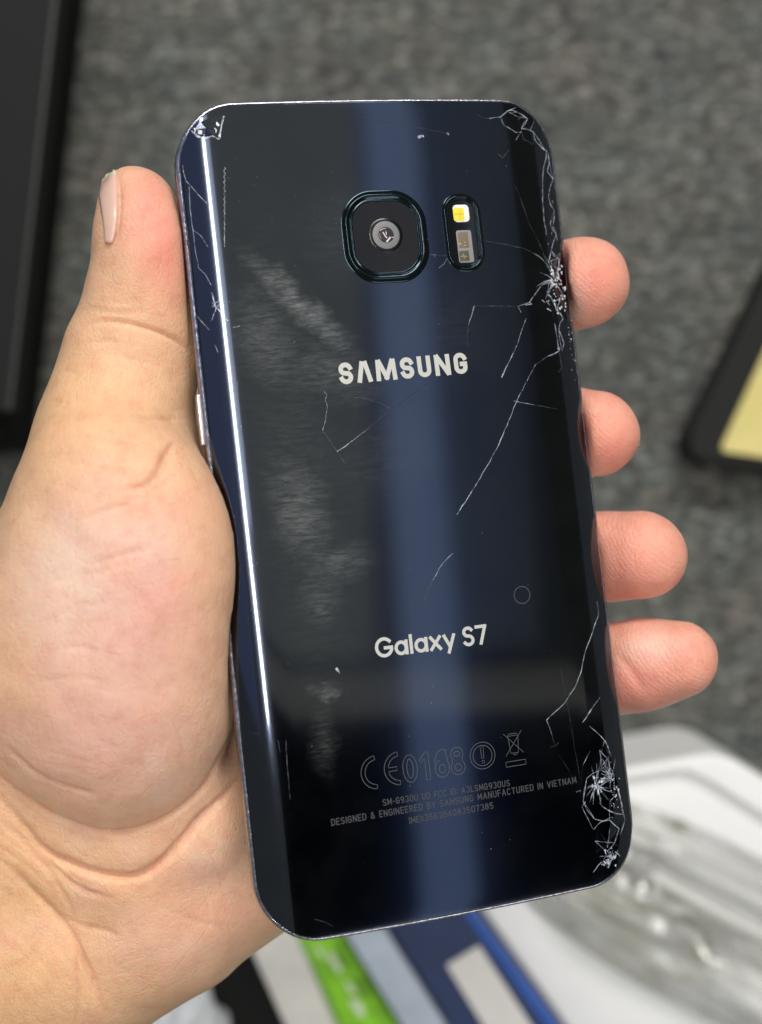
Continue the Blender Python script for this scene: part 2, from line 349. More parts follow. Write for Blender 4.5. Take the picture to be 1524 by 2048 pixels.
mx = g.n('ShaderNodeMixShader'); g.l(hazef, mx.inputs[0]); g.l(g.b.outputs[0], mx.inputs[1]); g.l(dif.outputs[0], mx.inputs[2]); g.l(mx.outputs[0], g.out.inputs[0])
g.l(g.math('ADD', 0.022, g.math('MULTIPLY', smudge_haze, 0.25)), g.b.inputs['Coat Roughness'])
offs = [0.50, 0.70, 0.95, 1.25, 1.6] + [2 + 0.5 * k for k in range(17)] + [10.3]
GL = loops_mesh('back_glass', [(0.52, 0.0)] + [(o, 0) for o in offs], m_gl, phone, cap_end=True, zf=lambda x, y: gz(x, y))

CAMO = Vector((0, 0, CAMZ)) * MM
def loc(px, py, lift=0.0):        # photograph pixel -> phone-local point on the back glass, mm
    o = PMI @ CAMO; d_ = (PMI.to_3x3() @ (W(px, py, 200) - CAMO)).normalized()
    z = GH * MM
    for _ in range(6):
        t = (z - o.z) / d_.z; p_ = o + d_ * t
        x = max(-HW + .8, min(HW - .8, p_.x / MM)); y = max(-HH + .8, min(HH - .8, p_.y / MM)); z = gz(x, y) * MM
    return Vector((p_.x / MM, p_.y / MM, z / MM + lift))

def ribbon(name, paths, mat_, parent, lift=0.02, local=False, closed=False):
    """paths: list of (points, widths mm). flat ribbons following the glass"""
    V = []; Fc = []
    for pts, wd in paths:
        P = [Vector(p) if local else loc(*p) for p in pts]; Q = []; WQ = []
        n = len(P); segs = n if closed else n - 1
        for i in range(segs):
            a, b = P[i], P[(i + 1) % n]; L = (b - a).length; k = max(1, int(L / 0.9))
            wa = wd[i] if isinstance(wd, (list, tuple)) else wd; wb = wd[(i + 1) % n] if isinstance(wd, (list, tuple)) else wd
            for j in range(k): t = j / k; Q.append(a.lerp(b, t)); WQ.append(wa + (wb - wa) * t)
        if not closed: Q.append(P[-1]); WQ.append(wd[-1] if isinstance(wd, (list, tuple)) else wd)
        m_ = len(Q); st = len(V)
        for i in range(m_):
            a = Q[i - 1] if (i > 0 or closed) else Q[i]; b = Q[(i + 1) % m_] if (i < m_ - 1 or closed) else Q[i]
            t = (b - a); t.z = 0
            if t.length < 1e-9: t = Vector((1, 0, 0))
            t.normalize(); nrm = Vector((-t.y, t.x, 0)) * (WQ[i] / 2)
            for s_ in (1, -1):
                q_ = Q[i] + nrm * s_
                xx = max(-HW + .8, min(HW - .8, q_.x)); yy = max(-HH + .8, min(HH - .8, q_.y))
                V.append((xx * MM, yy * MM, (gz(xx, yy) + lift) * MM))
        for i in range(m_ if closed else m_ - 1):
            j = (i + 1) % m_
            Fc.append((st + 2 * i, st + 2 * i + 1, st + 2 * j + 1, st + 2 * j))
    return new_obj(name, V, Fc, mat_, parent, smooth=False)

# --- camera module
def rrect(cx_, cy_, hw, hh, r, n=20, bulge=0.0):
    P = []
    for (sx, sy, a0) in ((1, 1, 0), (-1, 1, 90), (-1, -1, 180), (1, -1, 270)):
        for k in range(n):
            t = R(a0 + 90 * k / (n - 1)); P.append((cx_ + sx * (hw - r) + r * math.cos(t), cy_ + sy * (hh - r) + r * math.sin(t)))
    if bulge:
        P = [(cx_ + (x - cx_) * (1 + bulge * (1 - ((y - cy_) / hh) ** 2)), cy_ + (y - cy_) * (1 + bulge * (1 - ((x - cx_) / hw) ** 2))) for x, y in P]
    return P
def stack(name, cx_, cy_, prof, mat_, parent, cap=False, bulge=0.0, base=(7, 7, 6)):
    """prof: list of (inset, z above glass) loops of a rounded rectangle"""
    V = []; Fc = []; hw, hh, r = base; n = None
    for ins, z in prof:
        L = rrect(cx_, cy_, hw - ins, hh - ins, max(r - ins, 0.15), bulge=bulge); n = len(L)
        V += [(x * MM, y * MM, (GH + z) * MM) for x, y in L]
    for k in range(len(prof) - 1):
        for i in range(n): j = (i + 1) % n; Fc.append((k * n + i, k * n + j, (k + 1) * n + j, (k + 1) * n + i))
    if cap: Fc.append(tuple(range((len(prof) - 1) * n, len(prof) * n)))
    return new_obj(name, V, Fc, mat_, parent)
m_ring = mat('teal_black_metal', (0.013, 0.024, 0.030), 0.14, 1.0, Coat_Weight=0.3)
m_plate = mat('camera_plate', (0.012, 0.013, 0.02), 0.35, Specular_IOR_Level=0.22); g = G(m_plate)
wv = g.n('ShaderNodeTexWave', wave_type='RINGS', rings_direction='Z'); cc = loc(771, 471)
g.l(g.coord('Object', (1000, 1000, 1000), loc=(-cc.x, -cc.y, 0)), wv.inputs['Vector']); wv.inputs['Scale'].default_value = 0.9
rg = g.n('ShaderNodeMix', data_type='RGBA'); g.l(wv.outputs['Fac'], rg.inputs[0]); rg.inputs[6].default_value = (0.004, 0.004, 0.006, 1); rg.inputs[7].default_value = (0.013, 0.014, 0.02, 1)
g.l(rg.outputs[2], g.b.inputs['Base Color']); g.l(g.bump(wv.outputs['Fac'], 0.10, 0.0002), g.b.inputs['Normal'])
a, b = loc(683, 388), loc(857, 558); mc = (a + b) / 2
cm = stack('camera_bezel', mc.x, mc.y, [(-0.55, 0.0), (-0.2, 0.05), (0.0, 0.40), (0.12, 0.52), (0.3, 0.56), (0.72, 0.52), (0.85, 0.38), (1.0, 0.36), (1.12, 0.46), (1.3, 0.47), (1.42, 0.30)], m_ring, phone, bulge=0.02, base=(7.1, 7.5, 5.2))
stack('camera_plate', mc.x, mc.y, [(1.40, 0.32), (1.6, 0.31)], m_plate, cm, cap=True, bulge=0.02, base=(7.1, 7.5, 5.2))
def disc(name, c, prof, mat_, parent, n=40):
    V = []; Fc = []
    for r_, z in prof: V += [((c.x + r_ * math.cos(2 * math.pi * k / n)) * MM, (c.y + r_ * math.sin(2 * math.pi * k / n)) * MM, (GH + z) * MM) for k in range(n)]
    for q_ in range(len(prof) - 1):
        for i in range(n): j = (i + 1) % n; Fc.append((q_ * n + i, q_ * n + j, (q_ + 1) * n + j, (q_ + 1) * n + i))
    Fc.append(tuple(range((len(prof) - 1) * n, len(prof) * n)))
    return new_obj(name, V, Fc, mat_, parent)
disc('lens_surround', cc, [(3.05, 0.315), (2.95, 0.36), (2.5, 0.365)], mat('lens_black', (0.004, 0.004, 0.005), 0.2), cm)
disc('lens_barrel', cc, [(2.45, 0.37), (2.35, 0.41), (1.42, 0.40)], mat('lens_grey', (0.20, 0.20, 0.205), 0.45), cm)
cl = disc('lens', cc, [(1.40, 0.41), (1.36, 0.45), (1.1, 0.50), (0.6, 0.56), (0.2, 0.58)], mat('lens_glass', (0.05, 0.04, 0.045), 0.05), cm)
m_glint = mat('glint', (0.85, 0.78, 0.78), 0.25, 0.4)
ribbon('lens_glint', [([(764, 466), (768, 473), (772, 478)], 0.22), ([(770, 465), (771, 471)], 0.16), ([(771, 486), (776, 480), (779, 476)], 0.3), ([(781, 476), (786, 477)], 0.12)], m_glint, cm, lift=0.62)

# --- flash and sensor window
a, b = loc(884, 388), loc(969, 542); fc = (a + b) / 2
fl = stack('flash_bezel', fc.x, fc.y, [(-0.3, 0.0), (-0.05, 0.08), (0.05, 0.3), (0.2, 0.36), (0.42, 0.34), (0.5, 0.22), (0.62, 0.2), (0.74, 0.26), (0.86, 0.2), (0.92, 0.05)], m_ring, phone, base=(3.35, 6.7, 3.1))
stack('flash_window', fc.x, fc.y, [(0.9, 0.06), (1.0, 0.05)], mat('window_black', (0.006, 0.006, 0.007), 0.12), fl, cap=True, base=(3.35, 6.7, 3.1))
m_wht = mat('flash_diffuser', (0.88, 0.87, 0.82), 0.35); m_yel = mat('flash_phosphor', (0.90, 0.72, 0.05), 0.4)
c1 = loc(922, 427); c2 = loc(917, 429)
stack('flash_diffuser', c1.x, c1.y, [(0, 0.07), (0.15, 0.12)], m_wht, fl, cap=True, base=(1.5, 1.55, 0.75))
stack('flash_phosphor', c2.x, c2.y, [(0, 0.13), (0.1, 0.15)], m_yel, fl, cap=True, base=(1.02, 1.2, 0.35))
ribbon('flash_cross', [([(908, 429), (927, 428)], 0.10), ([(919, 420), (920, 438)], 0.10)], mat('phosphor_line', (0.55, 0.42, 0.03), 0.5), fl, lift=0.17)
c3 = loc(930, 493)
stack('sensor_window', c3.x, c3.y, [(0, 0.07), (0.1, 0.09)], mat('sensor_frame', (0.26, 0.25, 0.25), 0.35), fl, cap=True, base=(1.42, 2.9, 0.4))
c3 = loc(926, 480); stack('sensor_chip', c3.x, c3.y, [(0, 0.10), (0.1, 0.13)], mat('sensor_brown', (0.20, 0.15, 0.11), 0.3), fl, cap=True, base=(1.0, 1.45, 0.15))
c3 = loc(928, 512); stack('sensor_chip', c3.x, c3.y, [(0, 0.10), (0.1, 0.13)], mat('sensor_dark', (0.10, 0.10, 0.07), 0.2), fl, cap=True, base=(0.95, 0.95, 0.15))
m_gold = mat('gold', (0.75, 0.55, 0.22), 0.3, 0.8)
ribbon('sensor_contact', [([(916, 488), (922, 488)], 0.35), ([(928, 485), (931, 485)], 0.22), ([(927, 491), (931, 491)], 0.22), ([(921, 513), (934, 513)], 0.15), ([(926, 508), (929, 517)], 0.15)], m_gold, fl, lift=0.15)

# --- keys on the left side
m_key = mat('key_metal', (0.74, 0.73, 0.76), 0.25, 1.0)
def side_key(name, py0, py1):
    y0 = loc(398, py0).y; y1 = loc(410, py1).y
    bm = bmesh.new(); bmesh.ops.create_cube(bm, size=1)
    for v_ in bm.verts: v_.co = Vector((v_.co.x * 1.1 - HW - 0.15, (y0 + y1) / 2 + v_.co.y * (y0 - y1), v_.co.z * 1.5 - 1.25)) * MM
    bmesh.ops.bevel(bm, geom=bm.edges[:], offset=0.3 * MM, segments=3, affect='EDGES', profile=0.5)
    return from_bm(name, bm, m_key, phone, True)
side_key('power_key', 786, 890)

# --- lettering
m_let = mat('silver_print', (0.66, 0.65, 0.60), 0.35, 0.3)
m_fine = mat('grey_print', (0.05, 0.05, 0.056), 0.6)
def arc(cx_, cy_, rx, ry, a0, a1, n=10): return [(cx_ + rx * math.cos(R(a0 + (a1 - a0) * k / n)), cy_ + ry * math.sin(R(a0 + (a1 - a0) * k / n))) for k in range(n + 1)]
def glyphs(wd=0.5):
    w_ = wd; h2 = w_ / 2; q = 0.26
    o = arc(h2, 1 - q, h2, q, 0, 180) + arc(h2, q, h2, q, 180, 360); o.append(o[0])
    return {
     'S': (w_, [arc(h2, 0.745, h2, 0.255, 35, 270) + arc(h2, 0.25, h2, 0.25, 80, -145)]),
     'M': (w_ * 1.25, [[(0, 0), (0, 1)], [(0, 1), (w_ * .625, 0.25)], [(w_ * .625, .25), (w_ * 1.25, 1)], [(w_ * 1.25, 1), (w_ * 1.25, 0)]]),
     'G': (w_, [arc(h2, 1 - q, h2, q, 30, 180) + arc(h2, q, h2, q, 180, 360) + [(w_, 0.5), (h2 * 1.1, 0.5)]]),
     'U': (w_, [[(0, 1)] + arc(h2, q, h2, q, 180, 360) + [(w_, 1)]]),
     'D': (w_, [[(0, 0), (0, 1)], [(0, 1)] + arc(w_ - q, 1 - q, q, q, 90, 0) + arc(w_ - q, q, q, q, 0, -90) + [(0, 0)]]),
     'F': (w_ * .85, [[(0, 0), (0, 1)], [(0, 1), (w_ * .85, 1)], [(0, .5), (w_ * .75, .5)]]),
     'E': (w_ * .85, [[(0, 0), (0, 1)], [(0, 1), (w_ * .85, 1)], [(0, .5), (w_ * .75, .5)], [(0, 0), (w_ * .85, 0)]]),
     'C': (w_, [arc(h2, 1 - q, h2, q, 30, 180) + arc(h2, q, h2, q, 180, 330)]),
     'I': (0.0, [[(0, 0), (0, 1)]]), 'L': (w_ * .8, [[(0, 1), (0, 0)], [(0, 0), (w_ * .8, 0)]]),
     'A': (w_ * 1.15, [[(0, 0), (w_ * .575, 1)], [(w_ * .575, 1), (w_ * 1.15, 0)], [(w_ * .2, .3), (w_ * .95, .3)]]),
     'V': (w_ * 1.1, [[(0, 1), (w_ * .55, 0)], [(w_ * .55, 0), (w_ * 1.1, 1)]]),
     'N': (w_, [[(0, 0), (0, 1)], [(0, 1), (w_, 0)], [(w_, 0), (w_, 1)]]),
     'R': (w_, [[(0, 0), (0, 1)], [(0, 1)] + arc(w_ - .25, .75, .25, .25, 90, -90) + [(0, .5)], [(w_ * .5, .5), (w_, 0)]]),
     'B': (w_, [[(0, 0), (0, 1)], [(0, 1)] + arc(w_ - .27, .76, .24, .24, 90, -90) + [(0, .52)], [(0, .52)] + arc(w_ - .26, .26, .26, .26, 90, -90) + [(0, 0)]]),
     'Y': (w_, [[(0, 1), (h2, .45)], [(w_, 1), (h2, .45)], [(h2, .45), (h2, 0)]]), 'T': (w_, [[(0, 1), (w_, 1)], [(h2, 1), (h2, 0)]]),
     '0': (w_, [o]), '1': (w_ * .5, [[(0, .78), (w_ * .5, 1)], [(w_ * .5, 1), (w_ * .5, 0)]]),
     '3': (w_, [arc(h2, .75, h2, .25, 140, -70) + arc(h2, .26, h2, .26, 70, -140)]),
     '4': (w_, [[(w_ * .7, 0), (w_ * .7, 1)], [(w_ * .7, 1), (0, .28)], [(0, .28), (w_, .28)]]),
     '5': (w_, [[(w_ * .9, 1), (.05, 1), (0, .52)] + arc(h2, .3, h2, .3, 120, -140)]),
     '6': (w_, [arc(h2, .3, h2, .3, 0, 360) , [(0, .32)] + arc(h2 * 1.1, .62, h2 * 1.05, .38, 170, 70)]),
     '7': (w_, [[(0, 1), (w_, 1)], [(w_, 1), (w_ * .35, 0)]]),
     '8': (w_, [arc(h2, .76, h2 * .88, .24, 0, 360), arc(h2, .27, h2, .27, 0, 360)]),
     '9': (w_, [arc(h2, .7, h2, .3, 0, 360), [(w_, .68)] + arc(h2 * .9, .38, h2 * 1.05, .38, -10, -110)]),
     '&': (w_ * 1.1, [[(w_ * 1.1, 0), (w_ * .2, .72)] + arc(w_ * .45, .82, w_ * .25, .18, 200, -20) + arc(w_ * .4, .26, w_ * .4, .26, 100, 300) + [(w_, .45)]]),
     '-': (w_ * .5, [[(0, .45), (w_ * .5, .45)]]), ':': (0.0, [[(0, .62), (0, .78)], [(0, .12), (0, .28)]]), ' ': (0.22, []),
    }
def lettering(name, s, pa, pb, height, mat_, t=0.13, gap=0.2, wd=0.5, lift=0.03, label=None, glyph=None, zc=0.0):
    """stroke lettering: baseline from pixel pa to pixel pb, cap height mm, stroke t and gap in cap heights"""
    gl_ = glyph or glyphs(wd); tot_ = sum(gl_[c][0] for c in s) + (gap + t) * (len(s) - 1) + t
    A, B = loc(*pa), loc(*pb); A.z = B.z = 0; L = (B - A).length; ex_ = (B - A) / L; ey_ = Vector((-ex_.y, ex_.x, 0)); k = L / tot_
    paths = []; x = t / 2
    def P(px_, py_): q_ = A + ex_ * (px_ * k) + ey_ * ((t / 2 + py_ * (1 - t)) * height); return (q_.x, q_.y, 0)
    V = []; Fc = []; c_i = 0
    for c in s:
        adv, st = gl_[c]
        for pl in st:
            paths.append([P(x + a_, b_) for a_, b_ in pl])
        x += adv + gap + t
    th = t * height
    for pl in paths:
        c_i += 1; n_ = len(pl); Q = [Vector(p_) for p_ in pl]; closed = (Q[0] - Q[-1]).length < 1e-4
        # butt ends run half a stroke long so that joints close
        if not closed:
            d0 = (Q[0] - Q[1]).normalized(); d1 = (Q[-1] - Q[-2]).normalized(); Q[0] = Q[0] + d0 * th * .48; Q[-1] = Q[-1] + d1 * th * .48
        st0 = len(V)
        for i_ in range(n_):
            a_ = Q[i_ - 1] if i_ else (Q[-2] if closed else Q[0]); b_ = Q[i_ + 1] if i_ < n_ - 1 else (Q[1] if closed else Q[-1])
            d0 = (Q[i_] - a_); d1 = (b_ - Q[i_]); d0 = d0.normalized() if d0.length > 1e-9 else d1.normalized(); d1 = d1.normalized() if d1.length > 1e-9 else d0
            tt_ = (d0 + d1); tt_ = tt_.normalized() if tt_.length > 1e-6 else d0; co_ = max(0.5, abs(tt_.dot(d1)))
            nr = Vector((-tt_.y, tt_.x, 0)) * (th / 2 / co_)
            for s__ in (1, -1):
                q_ = Q[i_] + nr * s__; V.append((q_.x * MM, q_.y * MM, (gz(q_.x, q_.y) + lift + 0.0012 * (c_i % 5)) * MM))
        for i_ in range(n_ - 1): Fc.append((st0 + 2 * i_, st0 + 2 * i_ + 1, st0 + 2 * i_ + 3, st0 + 2 * i_ + 2))
    o = new_obj(name, V, Fc, mat_, phone, smooth=False)
    if label: o['label'] = label
    return o
hw_ = 0.40; H = glyphs(hw_)
H['A'] = (0.46, [[(0, 0), (0.16, 1)], [(0.30, 1), (0.46, 0)]]); H['M'] = (0.72, [[(0, 0), (0.03, 1)], [(0.08, 1), (0.36, 0.05)], [(0.36, 0.05), (0.64, 1)], [(0.69, 1), (0.72, 0)]])
H['S'] = (0.40, [arc(.2, .74, .2, .26, 15, 235, 12) + arc(.2, .26, .2, .26, 55, -165, 12)])
H['G'] = (0.40, [arc(.2, .74, .2, .26, 15, 180) + arc(.2, .26, .2, .26, 180, 360) + [(.40, .46), (.26, .46)]])
H['N'] = (0.50, [[(0, 0), (0, 1)], [(0.04, 1), (0.46, 0)], [(0.50, 0), (0.50, 1)]])
lettering('brand_lettering', 'SAMSUNG', (680, 769.5), (937, 746.5), 3.75, m_let, t=0.215, gap=0.15, label='silver block letters reading SAMSUNG', glyph=H)
GX = glyphs(0.5)
GX['G'] = (0.78, [arc(.40, .5, .42, .5, 42, 340, 22) + [(.80, .46), (.46, .46)]])
ca_ = arc(.28, .34, .28, .34, 0, 360, 20)
GX['a'] = (0.58, [ca_, [(.58, .0), (.58, .70)]]); GX['l'] = (0.0, [[(0, 0), (0, .98)]])
GX['x'] = (0.50, [[(0, .70), (.5, 0)], [(0, 0), (.5, .70)]]); GX['y'] = (0.54, [[(0, .70), (.28, .05)], [(.54, .70), (.20, -.28)]])
GX[' '] = (0.06, []); GX['S'] = (0.46, [arc(.23, .76, .23, .24, 30, 255, 12) + arc(.23, .26, .25, .26, 75, -150, 12)]); GX['7'] = (0.50, [[(0, 1), (.5, 1)], [(.5, 1), (.20, 0)]])
lettering('model_lettering', 'Galaxy S7', (753, 1317), (976, 1287.5), 3.45, m_let, t=0.165, gap=0.10, label='silver letters reading Galaxy S7', glyph=GX)
lettering('fine_print', 'SM-G930U UD FCC ID: A3LSMG930US', (766, 1612), (1020, 1572), 1.12, m_fine, label='faint grey line of print with the model number')
lettering('fine_print', 'DESIGNED & ENGINEERED BY SAMSUNG MANUFACTURED IN VIETNAM', (663, 1652), (1153, 1566), 1.15, m_fine, label='faint grey line of print naming the maker')
lettering('fine_print', 'IMEI:356354083507385', (819, 1648), (987, 1617), 1.12, m_fine, label='faint grey line of print with the serial number')
mat('fine_outline', (0.09, 0.094, 0.10), 0.5)
m_ol = bpy.data.materials['fine_outline']
def cvec(c, ex, ey, pts): return [c + ex * x + ey * y for x, y in pts]
A, B = loc(720, 1578), loc(1060, 1522); ex = (B - A); ex.z = 0; ex.normalize(); ey = Vector((-ex.y, ex.x, 0))
def ce_pts(cx_, ro, ri, bar=False):
    n = 18; P = [(ro * math.cos(R(95 + 170 * k / n)), ro * math.sin(R(95 + 170 * k / n))) for k in range(n + 1)]
    back = [(ri * math.cos(R(265 - 170 * k / n)), ri * math.sin(R(265 - 170 * k / n))) for k in range(n + 1)]
    if bar: back = back[:8] + [(-ri * .97, -0.32), (-0.55, -0.32), (-0.55, 0.32), (-ri * .97, 0.32)] + back[11:]
    return P + back
# letters sit on centres taken from the photograph
cC = loc(754, 1544); cE = loc(800, 1536)
for nm_, c_, bar in (('approval_mark', cC, False), ('approval_mark', cE, True)):
    c_.z = 0
    ribbon(nm_, [(cvec(c_, ex, ey, [(x, y) for x, y in ce_pts(0, 2.8, 2.1, bar)]), 0.09)], m_ol, phone, lift=0.03, local=True, closed=True)
A8, B8 = loc(809, 1567), loc(932, 1547); A8.z = B8.z = 0; L8 = (B8 - A8).length; hh = 4.7
def dg(x, pts): return [A8 + ex * (x + a_) + ey * (b_ * hh) for a_, b_ in pts]
def ov(w_, y0, y1, ins=0.0, n_=26): return [(w_ / 2 + (w_ / 2 - ins) * math.cos(2 * math.pi * k / n_), (y0 + y1) / 2 + ((y1 - y0) / 2 - ins / hh) * math.sin(2 * math.pi * k / n_)) for k in range(n_)]
wn = 2.55; st_ = (L8 - wn) / 3
ribbon('approval_number', [(dg(0, ov(wn, 0, 1)), 0.09), (dg(0, ov(wn, 0, 1, 0.72)), 0.09),
  (dg(st_ * 1.0 - 0.1, [(0.3, .74), (1.35, 1), (1.95, 1), (1.95, 0), (1.25, 0), (1.25, .80), (0.45, .63)]), 0.09),
  (dg(st_ * 2, arc(wn / 2, .32, wn / 2, .32, 100, 372, 20)[:] + arc(wn * .56, .62, wn * .5, .38, 60, 60, 1) + arc(wn * .62, .62, wn * .58, .38, 60, 100, 4) + arc(wn * .62, .5, wn * .62, .5, 100, 180, 8)), 0.09), (dg(st_ * 2, ov(wn, 0.0, .62, 0.72)), 0.09),
  (dg(st_ * 3, arc(wn / 2, .27, wn / 2, .27, 140, 400, 22) + arc(wn / 2, .76, wn * .44, .24, -40, 220, 20)), 0.09), (dg(st_ * 3, ov(wn, 0, .54, 0.68)), 0.09), (dg(st_ * 3, ov(wn, .52, 1, 0.72)), 0.09)], m_ol, phone, lift=0.03, local=True, closed=True)
c_ = loc(965, 1511); c_.z = 0
def circ(r_, n=36): return [(r_ * math.cos(2 * math.pi * k / n), r_ * math.sin(2 * math.pi * k / n)) for k in range(n)]
ribbon('warning_mark', [(cvec(c_, ex, ey, circ(2.3)), 0.09), (cvec(c_, ex, ey, circ(1.75)), 0.09), (cvec(c_, ex, ey, [(-0.28, 1.5), (0.28, 1.5), (0.16, -0.5), (-0.16, -0.5)]), 0.08), (cvec(c_, ex, ey, [(-0.2, -0.85), (0.2, -0.85), (0.2, -1.3), (-0.2, -1.3)]), 0.08)], m_ol, phone, lift=0.03, local=True, closed=True)
c_ = loc(1027, 1486); c_.z = 0
ribbon('bin_mark', [(cvec(c_, ex, ey, [(-1.0, 1.3), (-0.75, 1.65), (0.75, 1.65), (1.0, 1.3), (-1.0, 1.3)]), 0.08), (cvec(c_, ex, ey, [(-0.95, 1.3), (-0.7, -1.7), (0.7, -1.7), (0.95, 1.3)]), 0.08),
    (cvec(c_, ex, ey, [(-1.7, 1.8), (1.7, -1.9)]), 0.08), (cvec(c_, ex, ey, [(1.7, 2.0), (-1.7, -2.1)]), 0.08), (cvec(c_, ex, ey, [(-0.3, -1.75), (0, -2.1), (0.4, -1.95), (0.5, -1.7)]), 0.08)], m_ol, phone, lift=0.03, local=True)
ribbon('bin_bar', [(cvec(c_, ex, ey, [(-1.85, -3.1), (1.85, -3.1), (1.85, -3.95), (-1.85, -3.95)]), 0.09)], m_ol, phone, lift=0.03, local=True, closed=True)
c_ = loc(1044, 1190); c_.z = 0
ribbon('ring_mark', [(cvec(c_, ex, ey, circ(1.5)), 0.14)], mat('ring_print', (0.07, 0.07, 0.075), 0.4), phone, lift=0.02, local=True, closed=True)

# --- cracks
m_crk = mat('crack_bright', (0.62, 0.68, 0.80), 0.25, 0.1); g = G(m_crk)
tr = g.n('ShaderNodeBsdfTransparent'); mx = g.n('ShaderNodeMixShader')
g.l(g.ramp(g.noise(g.coord('Object', (1000, 1000, 1000)), 1.1, 5, 0.7), [(0.38, (0.12,) * 3), (0.62, (0.95,) * 3)]), mx.inputs[0])
g.l(tr.outputs[0], mx.inputs[1]); g.l(g.b.outputs[0], mx.inputs[2]); g.l(mx.outputs[0], g.out.inputs[0])
m_fnt = mat('crack_faint', (0.25, 0.27, 0.30), 0.3, 0.2); g = G(m_fnt)
tr = g.n('ShaderNodeBsdfTransparent'); mx = g.n('ShaderNodeMixShader')
g.l(g.ramp(g.noise(g.coord('Object', (1000, 1000, 1000)), 0.8, 5, 0.7), [(0.4, (0.05,) * 3), (0.65, (0.7,) * 3)]), mx.inputs[0])
g.l(tr.outputs[0], mx.inputs[1]); g.l(g.b.outputs[0], mx.inputs[2]); g.l(mx.outputs[0], g.out.inputs[0])
m_drk = mat('crack_dark', (0.012, 0.014, 0.03), 0.4)
